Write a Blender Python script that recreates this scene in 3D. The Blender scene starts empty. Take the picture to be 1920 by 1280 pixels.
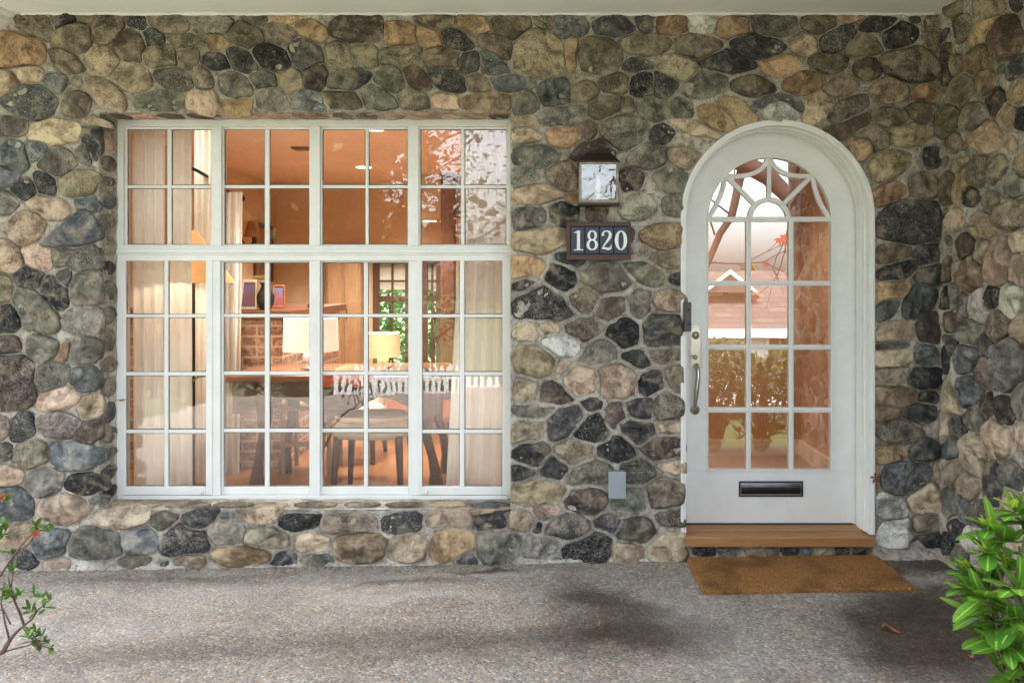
import bpy, bmesh, math, random
import numpy as np
from mathutils import Vector, noise, Matrix
R=math.radians; rnd=random.Random(7)
S=bpy.context.scene; C=S.collection
# ---------------- camera, world, sun, exposure ----------------
D=4.17; H=1.465; F=1500.0; VX=1031.0; VY=522.0
cam=bpy.data.cameras.new('camera'); co=bpy.data.objects.new('camera',cam); C.objects.link(co); S.camera=co
co.location=(0,-D,H); co.rotation_euler=(R(90),0,0)
cam.sensor_width=36; cam.lens=36*F/1920; cam.shift_x=-(VX-960)/1920; cam.shift_y=-(640-VY)/1920
cam.clip_start=.05; cam.clip_end=400
w=bpy.data.worlds.new('World'); S.world=w; w.use_nodes=True
wn=w.node_tree.nodes; wl=w.node_tree.links
bg=wn['Background']; sky=wn.new('ShaderNodeTexSky'); sky.sky_type='NISHITA'; sky.sun_disc=False
SUN_EL=62; SUN_AZ=325
sky.sun_elevation=R(SUN_EL); sky.sun_rotation=R(SUN_AZ); sky.air_density=1.0; sky.dust_density=4.0; sky.ozone_density=1.0
hs=wn.new('ShaderNodeHueSaturation'); hs.inputs['Saturation'].default_value=.42
wl.new(sky.outputs[0],hs.inputs['Color']); wl.new(hs.outputs[0],bg.inputs[0]); bg.inputs[1].default_value=.15
sl=bpy.data.lights.new('sun','SUN'); sl.energy=1.1; sl.angle=R(22); sl.color=(1,.985,.96)
so=bpy.data.objects.new('sun',sl); C.objects.link(so)
sd=Vector((math.sin(R(SUN_AZ))*math.cos(R(SUN_EL)),math.cos(R(SUN_AZ))*math.cos(R(SUN_EL)),math.sin(R(SUN_EL))))
so.rotation_euler=(-sd).to_track_quat('-Z','Y').to_euler(); so.location=(-2,-8,8)
S.view_settings.view_transform='Standard'; S.view_settings.look='None'; S.view_settings.gamma=1
S.view_settings.exposure=3.2
try: S.cycles.max_bounces=10; S.cycles.transparent_max_bounces=12; S.cycles.caustics_reflective=False
except Exception: pass
# ---------------- helpers ----------------
def W(px,py,Y=0.0):                        # photo pixel -> point on the plane at depth Y
    s=F/(D+Y); return ((px-VX)/s,Y,H-(py-VY)/s)
def lin(c): return tuple(((v/255)/12.92 if v/255<=.04045 else ((v/255+.055)/1.055)**2.4) for v in c)
class MB:
    def __init__(s): s.v=[]; s.f=[]
    def add(s,vs,fs):
        n=len(s.v); s.v+=[tuple(v) for v in vs]; s.f+=[tuple(i+n for i in f) for f in fs]; return s
    def box(s,a,b):
        x0,y0,z0=[min(a[i],b[i]) for i in range(3)]; x1,y1,z1=[max(a[i],b[i]) for i in range(3)]
        return s.add([(x0,y0,z0),(x1,y0,z0),(x1,y1,z0),(x0,y1,z0),(x0,y0,z1),(x1,y0,z1),(x1,y1,z1),(x0,y1,z1)],
          [(0,3,2,1),(4,5,6,7),(0,1,5,4),(1,2,6,5),(2,3,7,6),(3,0,4,7)])
    def pbox(s,x0,y0,x1,y1,Y0,Y1,ref):     # box given in photo pixels measured at depth ref
        a=W(x0,y0,ref); b=W(x1,y1,ref); return s.box((a[0],Y0,a[2]),(b[0],Y1,b[2]))
    def tube(s,pts,rad,n=8,cap=True):
        pts=[Vector(p) for p in pts]; k=len(pts)
        rs=rad if isinstance(rad,(list,tuple)) else [rad]*k
        vs=[]; up=None
        for i,p in enumerate(pts):
            t=(pts[min(i+1,k-1)]-pts[max(i-1,0)]).normalized()
            if up is None: up=Vector((0,0,1)) if abs(t.z)<.9 else Vector((1,0,0))
            a=t.cross(up).normalized(); b=a.cross(t).normalized(); up=b
            for j in range(n):
                q=2*math.pi*j/n; vs.append(p+(a*math.cos(q)+b*math.sin(q))*rs[i])
        fs=[(i*n+j,i*n+(j+1)%n,(i+1)*n+(j+1)%n,(i+1)*n+j) for i in range(k-1) for j in range(n)]
        if cap: fs+=[tuple(range(n))[::-1],tuple(range((k-1)*n,k*n))]
        return s.add(vs,fs)
    def lathe(s,c,prof,n=24,axis='z'):
        vs=[]
        for (r,h) in prof:
            for j in range(n):
                q=2*math.pi*j/n; a,b=r*math.cos(q),r*math.sin(q)
                vs.append((c[0]+a,c[1]+b,c[2]+h) if axis=='z' else (c[0]+a,c[1]-h,c[2]+b))
        k=len(prof)
        return s.add(vs,[(i*n+j,i*n+(j+1)%n,(i+1)*n+(j+1)%n,(i+1)*n+j) for i in range(k-1) for j in range(n)])
    def poly(s,pts,Y0,Y1):                 # convex-ish outline (x,z) given thickness from Y0 (front) to Y1
        n=len(pts); vs=[(p[0],Y0,p[1]) for p in pts]+[(p[0],Y1,p[1]) for p in pts]
        return s.add(vs,[tuple(range(n)),tuple(range(2*n-1,n-1,-1))]+[(i,n+i,n+(i+1)%n,(i+1)%n) for i in range(n)])
    def strip(s,A,B,Y0,Y1,closed=False):   # band between outlines A and B (x,z), Y0 front .. Y1 back
        n=len(A); vs=[(p[0],Y0,p[1]) for p in A]+[(p[0],Y0,p[1]) for p in B]+[(p[0],Y1,p[1]) for p in A]+[(p[0],Y1,p[1]) for p in B]
        fs=[]
        for i in range(n if closed else n-1):
            j=(i+1)%n
            fs+=[(i,j,n+j,n+i),(2*n+i,3*n+i,3*n+j,2*n+j),(i,2*n+i,2*n+j,j),(n+i,n+j,3*n+j,3*n+i)]
        if not closed: fs+=[(0,n,3*n,2*n),(n-1,3*n-1,4*n-1,2*n-1)]
        return s.add(vs,fs)
    def build(s,name,mat,parent=None,smooth=False,bevel=0,fix=True):
        me=bpy.data.meshes.new(name); me.from_pydata(s.v,[],s.f)
        if fix:
            bm=bmesh.new(); bm.from_mesh(me); bmesh.ops.recalc_face_normals(bm,faces=bm.faces); bm.to_mesh(me); bm.free()
        me.materials.append(mat); o=bpy.data.objects.new(name,me); C.objects.link(o)
        if parent: o.parent=parent
        if smooth:
            for p in me.polygons: p.use_smooth=True
        if bevel:
            b=o.modifiers.new('bevel','BEVEL'); b.width=bevel; b.segments=2; b.limit_method='ANGLE'; b.angle_limit=R(40)
        return o
def tag(o,label=None,cat=None,group=None,kind=None):
    if label: o['label']=label
    if cat: o['category']=cat
    if group: o['group']=group
    if kind: o['kind']=kind
    return o
def empty(name,label,cat,group=None):
    o=bpy.data.objects.new(name,None); C.objects.link(o); o.empty_display_size=.1; return tag(o,label,cat,group)
# ---- materials ----
def newmat(name):
    m=bpy.data.materials.new(name); m.use_nodes=True; nt=m.node_tree
    return m,nt,nt.nodes,nt.links,nt.nodes['Principled BSDF']
def tc(N,L,scale=None,kind='Object'):
    t=N.new('ShaderNodeTexCoord'); return t.outputs[kind]
def nz(N,L,vec,scale,detail=4,rough=.55,dist=0):
    n=N.new('ShaderNodeTexNoise'); n.inputs['Scale'].default_value=scale; n.inputs['Detail'].default_value=detail
    n.inputs['Roughness'].default_value=rough; n.inputs['Distortion'].default_value=dist
    if vec: L.new(vec,n.inputs['Vector'])
    return n.outputs['Fac']
def ramp(N,L,fac,stops,interp='LINEAR'):
    r=N.new('ShaderNodeValToRGB'); r.color_ramp.interpolation=interp
    while len(r.color_ramp.elements)<len(stops): r.color_ramp.elements.new(.5)
    for e,(p,c) in zip(r.color_ramp.elements,stops):
        e.position=p; e.color=(c if len(c)==4 else tuple(c)+(1,)) if isinstance(c,(tuple,list)) else (c,c,c,1)
    L.new(fac,r.inputs[0]); return r.outputs[0]
def mix(N,L,f,a,b,mode='MIX'):
    m=N.new('ShaderNodeMix'); m.data_type='RGBA'; m.blend_type=mode
    for i,v in ((0,f),(6,a),(7,b)):
        if isinstance(v,(int,float)): m.inputs[i].default_value=v if i==0 else (v,v,v,1)
        elif isinstance(v,(tuple,list)): m.inputs[i].default_value=tuple(v)+(1,)
        else: L.new(v,m.inputs[i])
    return m.outputs[2]
def math_(N,L,op,a,b=None,c=None):
    m=N.new('ShaderNodeMath'); m.operation=op
    for i,v in enumerate((a,b,c)):
        if v is None: continue
        if isinstance(v,(int,float)): m.inputs[i].default_value=v
        else: L.new(v,m.inputs[i])
    return m.outputs[0]
def bump(N,L,B,h,strength=.4,dist=.01,prev=None):
    b=N.new('ShaderNodeBump'); b.inputs['Strength'].default_value=strength; b.inputs['Distance'].default_value=dist
    L.new(h,b.inputs['Height'])
    if prev: L.new(prev,b.inputs['Normal'])
    if B: L.new(b.outputs[0],B.inputs['Normal'])
    return b.outputs[0]
def simple(name,rgb,rough=.6,metal=0,var=.12,vs=6,bs=.15,bsc=60,bd=.003,coat=0,spec=None,rgb2=None,transl=0):
    m,nt,N,L,B=newmat(name); c=lin(rgb); v=tc(N,L)
    n1=nz(N,L,v,vs,5,.6); c2=lin(rgb2) if rgb2 else tuple(x*(1-var*2) for x in c); c1=c if rgb2 else tuple(min(1,x*(1+var)) for x in c)
    col=mix(N,L,ramp(N,L,n1,[(.3,0),(.7,1)]),c2,c1); L.new(col,B.inputs['Base Color'])
    B.inputs['Roughness'].default_value=rough; B.inputs['Metallic'].default_value=metal
    if coat: B.inputs['Coat Weight'].default_value=coat; B.inputs['Coat Roughness'].default_value=.1
    if spec is not None: B.inputs['Specular IOR Level'].default_value=spec
    if bs: bump(N,L,B,nz(N,L,v,bsc,4,.6),bs,bd)
    if transl:
        t=N.new('ShaderNodeBsdfTranslucent'); L.new(col,t.inputs[0]); x=N.new('ShaderNodeMixShader'); x.inputs[0].default_value=transl
        L.new(B.outputs[0],x.inputs[1]); L.new(t.outputs[0],x.inputs[2]); L.new(x.outputs[0],N['Material Output'].inputs[0])
    return m
def wood(name,c1,c2,scale=(1,12,12),rough=.5,ns=3,bs=.3,coat=0):
    m,nt,N,L,B=newmat(name); v=tc(N,L); mp=N.new('ShaderNodeMapping'); mp.inputs['Scale'].default_value=scale; L.new(v,mp.inputs[0])
    n=nz(N,L,mp.outputs[0],ns,7,.65,.6); n2=nz(N,L,mp.outputs[0],ns*9,3,.6)
    f=mix(N,L,.35,n,n2); L.new(ramp(N,L,f,[(.3,lin(c1)),(.5,tuple((a+b)/2 for a,b in zip(lin(c1),lin(c2)))),(.68,lin(c2))]),B.inputs['Base Color'])
    B.inputs['Roughness'].default_value=rough; bump(N,L,B,f,bs,.003); B.inputs['Coat Weight'].default_value=coat
    return m
def emis(name,rgb,strength,base=None,tex=None):
    m,nt,N,L,B=newmat(name); c=lin(rgb)
    B.inputs['Base Color'].default_value=tuple(lin(base) if base else c)+(1,); B.inputs['Roughness'].default_value=.8
    B.inputs['Emission Color'].default_value=c+(1,); B.inputs['Emission Strength'].default_value=strength
    return m
def glass(name,refl=.11,wav=.25,wsc=7,tint=(1,1,1),rough=0.0,wd=.004):
    m=bpy.data.materials.new(name); m.use_nodes=True; nt=m.node_tree; N=nt.nodes; L=nt.links; N.remove(N['Principled BSDF'])
    v=tc(N,L); n=nz(N,L,v,wsc,2,.4,.5)
    nb=bump(N,L,None,n,wav,wd)
    g=N.new('ShaderNodeBsdfGlossy'); g.inputs['Roughness'].default_value=rough; L.new(nb,g.inputs['Normal'])
    t=N.new('ShaderNodeBsdfTransparent'); t.inputs[0].default_value=tuple(tint)+(1,)
    fr=N.new('ShaderNodeFresnel'); fr.inputs[0].default_value=1.5
    f=math_(N,L,'MULTIPLY',fr.outputs[0],refl/.04)
    f=math_(N,L,'MINIMUM',f,1.0)
    x=N.new('ShaderNodeMixShader'); L.new(f,x.inputs[0]); L.new(t.outputs[0],x.inputs[1]); L.new(g.outputs[0],x.inputs[2]); L.new(x.outputs[0],N['Material Output'].inputs[0])
    return m
PAL=dict(T=(186,166,140),O=(180,148,110),G=(130,125,116),D=(72,72,73),B=(104,109,112),N=(119,117,105),P=(186,160,138),
         R=(90,75,68),W=(212,205,190),K=(42,44,48),Y=(120,107,92),M=(134,123,105),L=(158,139,112))
white_m,nt,N,L,B=newmat('white_paint'); v=tc(N,L)
n1=nz(N,L,v,9,6,.7); n2=nz(N,L,v,45,5,.7)
c=mix(N,L,ramp(N,L,n1,[(.35,0),(.7,.5)]),lin((231,232,229)),lin((214,214,206)))
c=mix(N,L,ramp(N,L,n2,[(.66,0),(.74,.5)]),c,lin((150,144,130)))
L.new(c,B.inputs['Base Color']); B.inputs['Roughness'].default_value=.42; bump(N,L,B,n2,.18,.002)
ceil_m=simple('soffit_paint',(236,236,232),.75,var=.04,vs=2,bs=.2,bsc=25)
# ---------------- stone outlines traced from the photo: (tile origin px) then "code x,y ..." at 3x ----------------
T1="""Y 100,90 230,80 290,150 270,215 170,200 110,150;D 290,90 330,75 415,80 410,130 350,160 290,130;Y 430,78 530,80 520,125 460,120;M 320,180 400,145 500,160 515,230 480,275 380,280 320,240;Y 540,90 670,85 685,140 650,230 560,255 520,220;D 700,88 810,90 815,150 770,160 710,120;M 830,88 1010,95 1040,150 1020,190 940,180 850,140;O 0,200 200,210 235,260 225,350 100,365 -30,370 -60,280;Y 285,290 370,285 460,380 440,400 360,395 320,350;T 510,280 570,265 650,300 650,370 600,415 540,415 500,350;Y 640,230 680,185 760,175 800,230 785,340 700,320 650,290;D 820,180 870,155 910,210 900,255 840,245;Y 950,200 1040,200 1130,225 1125,255 1040,260 970,240;O 1175,200 1225,195 1260,235 1295,245 1240,260 1205,280 1175,240;M 1310,150 1380,135 1450,170 1475,215 1430,260 1350,250 1300,200;M 1500,150 1600,150 1660,190 1630,240 1550,245 1495,200;O 1680,140 1740,130 1820,165 1830,210 1780,235 1700,195;N 1100,110 1280,105 1300,150 1200,190 1110,170;M 1370,98 1480,98 1480,130 1420,130;O 1540,98 1700,98 1620,125 1570,125;T 650,400 720,365 820,400 850,460 820,505 720,490 650,450;M 810,310 870,260 950,270 995,350 940,370 840,365;Y 1010,310 1060,275 1100,300 1090,360 1040,385 1010,350;D 1150,330 1200,305 1270,340 1290,375 1200,375 1145,355;D 1290,290 1350,275 1430,340 1440,390 1370,400 1300,360;K 1430,270 1520,250 1600,300 1620,380 1530,385 1440,340;N 1620,240 1720,225 1810,290 1810,340 1730,385 1660,340;R 1710,430 1780,360 1835,430 1790,500 1720,480;M 1830,280 1900,240 1960,290 1965,370 1870,370;T 500,460 560,445 660,510 695,580 690,640 600,600 510,520;N 880,400 960,385 1060,430 1085,480 1020,505 940,480 880,440;M 1090,400 1130,375 1185,450 1180,490 1120,485;G 1245,440 1310,415 1400,460 1400,530 1320,545 1250,500;D 1420,420 1480,400 1550,440 1540,480 1470,490 1420,460;M 1570,420 1640,390 1690,430 1680,500 1610,510 1565,460;D 1850,440 1900,410 2020,400 2080,420 2040,470 1960,490 1870,490;B 10,560 120,490 220,480 300,560 280,630 190,665 60,610;T -60,430 20,405 60,420 100,480 30,525 -40,510;T 95,390 180,380 235,410 200,455 130,450;B 260,430 360,440 350,490 330,510 270,480;Y 370,580 430,530 500,560 470,640 380,630;N 780,550 860,525 1010,530 1030,580 1000,625 850,625 780,590;T 1055,560 1110,515 1190,525 1225,590 1195,655 1110,640 1060,595;O 1260,590 1330,560 1415,570 1400,600 1420,650 1340,660 1270,630;G 1455,530 1520,500 1600,550 1630,600 1560,630 1470,610;B 1640,550 1700,515 1790,550 1840,620 1760,635 1650,600;M 1830,530 1919,525 1990,530 2025,590 1990,620 1850,600;N -50,680 140,675 160,720 100,755 -40,755;T 170,705 270,690 420,700 450,740 420,785 300,800 190,780;T 480,670 560,665 620,690 640,725 560,710 490,700;B -10,800 60,780 130,840 150,930 100,955 0,900;D 480,730 570,720 580,850 540,890 490,820;B 165,810 255,815 225,870 180,900;G 235,920 290,845 380,860 420,920 350,970 250,955;G 440,860 480,820 500,850 500,920 460,900;B -60,950 60,960 100,1000 60,1030 -50,1030;D 80,1030 150,1015 195,1075 150,1110 80,1080;D 205,990 260,970 300,1040 290,1090 240,1080;L 340,1015 430,975 550,970 575,1000 530,1070 400,1095 350,1060;N -50,1090 60,1095 90,1150 40,1190 -40,1180;T 175,1130 240,1105 350,1140 385,1190 350,1230 260,1215 190,1180;B 440,1130 540,1120 575,1160 550,1195 460,1175;L 60,1270 120,1205 210,1200 240,1260 210,1330 130,1365 70,1330;B 250,1375 400,1245 470,1185 530,1215 580,1290 565,1350 420,1370"""
T2="""R -45,140 0,100 90,90 200,95 220,180 190,225 60,225 -40,200;O 250,150 300,140 405,160 415,225 370,250 270,240;O 425,170 480,155 550,195 550,250 480,250 430,215;M 430,98 630,98 620,135 540,150 450,130;O 660,98 760,98 830,140 820,180 760,180 680,140;D 575,185 620,170 730,250 700,275 640,265 570,230;M 840,125 940,100 1050,110 1060,155 980,205 900,195 850,150;Y 790,200 900,210 945,250 940,320 890,320 810,270;M 1090,110 1170,110 1175,160 1120,165;B 1210,98 1330,92 1380,150 1350,195 1220,200;L 980,290 1020,200 1080,165 1160,175 1225,250 1240,340 1210,430 1080,430 990,400;D 1430,130 1550,95 1640,160 1580,190 1450,195;O 1270,250 1310,215 1330,260 1310,380 1285,395 1265,330;M 1330,280 1380,220 1480,220 1560,290 1560,370 1480,405 1370,390 1330,330;D 1670,100 1750,98 1740,160 1710,180;O 1780,110 1919,98 1940,130 1919,180 1800,180;M 1570,230 1650,205 1820,215 1835,260 1780,300 1620,290;M 60,260 150,250 195,300 190,360 110,360 60,300;M 215,310 270,280 400,265 450,290 430,340 290,370 220,345;Y 460,290 560,275 650,300 640,370 520,375 460,330;D 665,340 720,300 775,320 770,380 690,405;B 790,310 830,300 930,390 910,410 800,405;D 1580,370 1650,335 1740,360 1740,385 1620,390;T 1780,330 1860,320 1960,335 1990,380 1940,430 1830,415 1780,370;N 190,440 250,385 310,390 355,450 340,500 280,510 210,470;R 360,400 410,385 490,450 490,495 420,495 365,450;D 500,400 580,385 680,440 690,500 610,505 530,460;Y 705,440 780,425 835,475 820,500 740,500 705,470;B 850,440 1070,430 1070,485 1010,500 900,510 860,480;B 1120,500 1190,445 1250,460 1290,540 1270,585 1140,580;Y 1300,500 1380,475 1450,500 1430,550 1360,585 1300,560;Y 1460,460 1550,425 1600,450 1600,500 1540,525 1470,510;K 1630,470 1690,415 1750,430 1750,520 1700,540 1640,520;D 1770,420 1850,440 1880,480 1820,540 1760,530;M 1390,590 1450,540 1540,530 1570,580 1530,630 1450,660 1400,640;N 1660,580 1730,550 1830,590 1850,640 1760,670 1690,640;N 110,520 180,490 280,540 310,600 230,630 150,600;M 320,530 380,500 460,540 485,600 430,625 350,600;T 515,560 590,530 650,560 640,610 580,615 530,590;L 665,570 760,540 930,535 955,600 910,640 780,650 700,610;N 960,550 1040,515 1100,580 1080,620 970,640;G 1130,640 1250,605 1365,610 1370,660 1260,700 1140,690;T 960,670 1030,655 1090,690 1090,705 970,695;T 960,745 1050,735 1115,760 1090,790 970,790;O 1170,750 1240,715 1320,740 1335,775 1260,815 1190,800;R 1350,720 1395,680 1420,740 1390,775;G 1460,700 1560,660 1680,680 1720,740 1650,800 1570,830 1490,770;D 1740,740 1800,710 1860,750 1800,810 1750,780;Y 1575,600 1610,560 1650,600 1600,640;N 950,870 1030,835 1150,835 1215,880 1150,930 1030,935 960,910;R 1300,880 1360,820 1450,795 1530,850 1500,900 1400,860 1340,900;G 1640,870 1720,820 1820,840 1800,920 1700,935 1620,910;N 950,960 1070,950 1090,1010 1000,1040 950,1030;Y 1160,950 1260,925 1320,970 1310,1050 1230,1060 1180,1010;R 1580,980 1640,950 1690,990 1660,1060 1600,1060;T 950,1090 1060,1050 1190,1060 1245,1100 1150,1130 1020,1140 950,1155;O 1275,1110 1310,1100 1315,1135 1280,1135;W 1570,1130 1640,1085 1730,1120 1755,1180 1690,1225 1600,1210;N 1820,1130 1880,1105 1915,1130 1915,1200 1840,1195;G 960,1200 1050,1170 1130,1190 1130,1240 1080,1275 970,1275;K 1185,1175 1260,1145 1320,1180 1310,1240 1250,1265 1200,1230;R 1390,1180 1440,1160 1480,1190 1450,1235 1400,1225"""
T3="""W 40,97 90,92 170,97 170,160 110,185 50,160;O 195,150 250,110 350,115 355,190 230,205;G 400,100 500,94 620,97 620,180 440,200 400,150;Y 670,130 700,97 850,97 850,150 720,180;O 870,94 1000,94 990,112 880,114;D 1010,160 1060,110 1190,110 1150,155 1040,170;D 780,240 820,185 960,140 960,180 900,260 800,290;P 625,215 690,195 740,240 730,290 670,300 620,260;M 935,260 1030,200 1110,285 1050,298 940,295;K 1140,180 1220,140 1300,170 1300,220 1200,270 1150,240;M 1370,130 1400,95 1440,95 1450,200 1430,260 1390,260;Y -35,220 0,205 100,210 205,240 200,280 100,310 0,300;D 280,230 360,205 500,215 570,260 540,300 400,320 300,280;O 440,360 520,320 620,330 650,370 580,415 480,400;D 110,350 230,290 370,340 400,380 280,400 150,380;N 10,480 100,425 190,415 240,450 240,500 100,545 20,540;M 720,330 800,310 910,330 900,380 830,400 730,370;R 980,370 1040,335 1090,360 1090,420 1030,435 985,410;Y 1115,350 1180,295 1310,280 1400,330 1430,400 1400,440 1250,445 1140,400;Y 275,470 380,440 490,480 500,520 380,530 290,500;O 570,470 650,420 760,425 785,470 700,515 610,520;M 815,490 880,440 960,445 960,500 880,530 820,520;L 1060,510 1130,455 1200,450 1255,500 1240,550 1150,565 1080,530;O 1300,520 1370,480 1430,510 1380,550 1320,545;O 90,610 160,600 290,700 285,740 200,720 110,660;O 210,570 260,555 330,590 405,650 380,710 320,720 290,660 230,600;T -60,685 0,675 60,690 200,760 180,778 80,750 0,715;W 450,620 520,580 600,600 650,660 640,695 520,690 470,650;B 400,640 415,590 450,560 540,540 640,560 690,610 670,640 620,600 540,565 450,600;T 690,600 740,530 800,550 825,610 780,660 700,700 680,650;N -70,600 -30,565 40,590 40,650 -20,660;N 830,640 900,580 1010,545 1030,590 950,650 870,690;Y 780,740 900,690 1020,645 1040,690 960,750 870,780;M 960,770 1030,720 1100,720 1145,780 1130,830 1080,850 1050,780;O 945,820 1000,775 1060,800 1065,850 1010,890 955,870;M 1080,640 1130,620 1260,640 1240,690 1150,700 1090,680;M 1270,610 1350,580 1430,620 1430,660 1340,680 1280,650;L 1185,720 1290,700 1400,760 1330,800 1230,815 1190,780;L 1075,880 1140,860 1260,870 1260,930 1190,980 1100,1015 1070,960;O 1070,1090 1130,1050 1180,1030 1250,1070 1200,1110 1120,1150 1080,1140;Y 1290,1010 1370,980 1420,1040 1400,1100 1320,1110 1280,1070;D 1370,850 1440,850 1450,910 1380,940;D 1100,1250 1180,1150 1300,1130 1430,1150 1455,1260 1440,1340 1280,1365 1110,1330;T -90,850 0,845 50,850 70,880 30,930 0,955 -60,900;G -160,990 -70,950 5,965 5,1010 -10,1065 -90,1065;
Y 1490,10 1560,0 1560,60 1500,75;T 1650,0 1770,-20 1800,40 1740,80 1660,60;Y 1540,130 1600,100 1620,170 1560,230;O 1640,180 1760,100 1750,150 1680,230 1635,235;R 1740,150 1860,110 1900,200 1880,300 1790,310 1720,240;R 1460,290 1495,260 1500,310 1470,330;R 1450,390 1490,380 1520,440 1490,475 1455,440;M 1520,320 1570,340 1570,400 1530,410;L 1590,370 1640,300 1700,275 1740,310 1720,370 1620,405;B 1830,400 1880,340 1960,320 1960,430 1850,440;L 1660,460 1700,400 1745,430 1740,500 1680,520;Y 1510,500 1560,440 1620,450 1635,510 1580,590 1520,580;R 1720,560 1770,510 1810,560 1770,630 1720,610;L 1840,520 1900,440 1960,440 1960,560 1850,580;P 1470,520 1495,520 1490,570 1470,565;M 1465,680 1480,610 1540,600 1560,660 1520,740 1475,770;G 1580,660 1620,600 1720,610 1700,690 1620,720 1580,700;T 1790,620 1830,590 1870,620 1865,690 1820,725 1790,690;K 1880,620 1950,610 1950,710 1890,700;L 1650,760 1740,700 1790,720 1790,800 1720,840 1660,820;Y 1500,780 1550,770 1560,820 1520,840;P 1500,940 1600,890 1610,910 1560,950;Y 1620,980 1660,900 1710,900 1700,1000 1650,1040;O 1525,1080 1580,960 1610,960 1590,1080 1560,1125 1530,1115;Y 1470,1030 1490,980 1520,1000 1515,1120 1475,1130;M 1730,930 1790,890 1820,930 1800,1000 1750,1020;L 1885,910 1940,880 1940,1000 1890,960;G 1780,1040 1840,970 1940,1010 1940,1080 1820,1100;D 1590,1090 1640,1065 1660,1120 1620,1140;M 1700,1110 1760,1100 1770,1150 1720,1180;L 1770,1180 1850,1150 1940,1130 1940,1270 1780,1270;P 1640,1230 1700,1200 1750,1260 1690,1300"""
T4="""P -50,120 0,90 60,90 110,140 115,200 80,235 -40,240;P 135,140 200,112 270,125 295,180 260,225 190,220;N 300,150 390,130 380,200 320,205;N 385,210 430,140 520,105 570,120 575,235 470,235;K 95,270 150,240 230,260 225,320 140,335;Y -40,280 20,270 50,310 50,390 -30,410;G 330,300 350,250 385,250 385,320;K 240,300 300,290 370,350 370,430 320,450 250,380;N 400,330 450,260 560,250 580,330 570,430 450,430 405,390;N 90,390 160,340 220,380 310,480 325,560 260,585 150,540 100,450;K -40,470 50,450 100,500 85,570 -30,570;G 365,520 440,450 560,445 580,520 560,600 440,580 375,560;R -40,620 80,620 105,680 50,700 -30,690;G 165,670 200,610 300,640 320,690 240,740 180,720;O 340,690 385,655 380,710 340,760;G 390,710 430,640 530,620 580,640 570,735 480,760 410,750;R -60,760 80,720 160,750 185,830 185,960 140,1000 -40,1005;N 205,860 240,790 340,770 375,800 360,860 290,910 220,900;B 405,820 450,785 540,785 580,830 580,890 540,915 460,910 410,860;P 215,980 290,915 400,905 440,950 400,990 260,1020;T 460,1000 490,945 560,935 585,960 585,1040 540,1065 480,1050;G 215,1090 330,1045 430,1080 445,1120 370,1175 270,1150;D 75,1110 120,1050 170,1060 180,1150 130,1190 80,1180;Y 430,1150 520,1080 580,1085 580,1180 530,1200 450,1190;Y -40,1060 20,1080 50,1120 0,1180 -40,1180;B 280,1230 380,1195 500,1230 590,1240 590,1320 500,1345 350,1350 290,1290;D -40,1220 50,1230 70,1280 -20,1300;M 90,1250 180,1200 260,1240 260,1300 170,1340 90,1320"""
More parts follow.
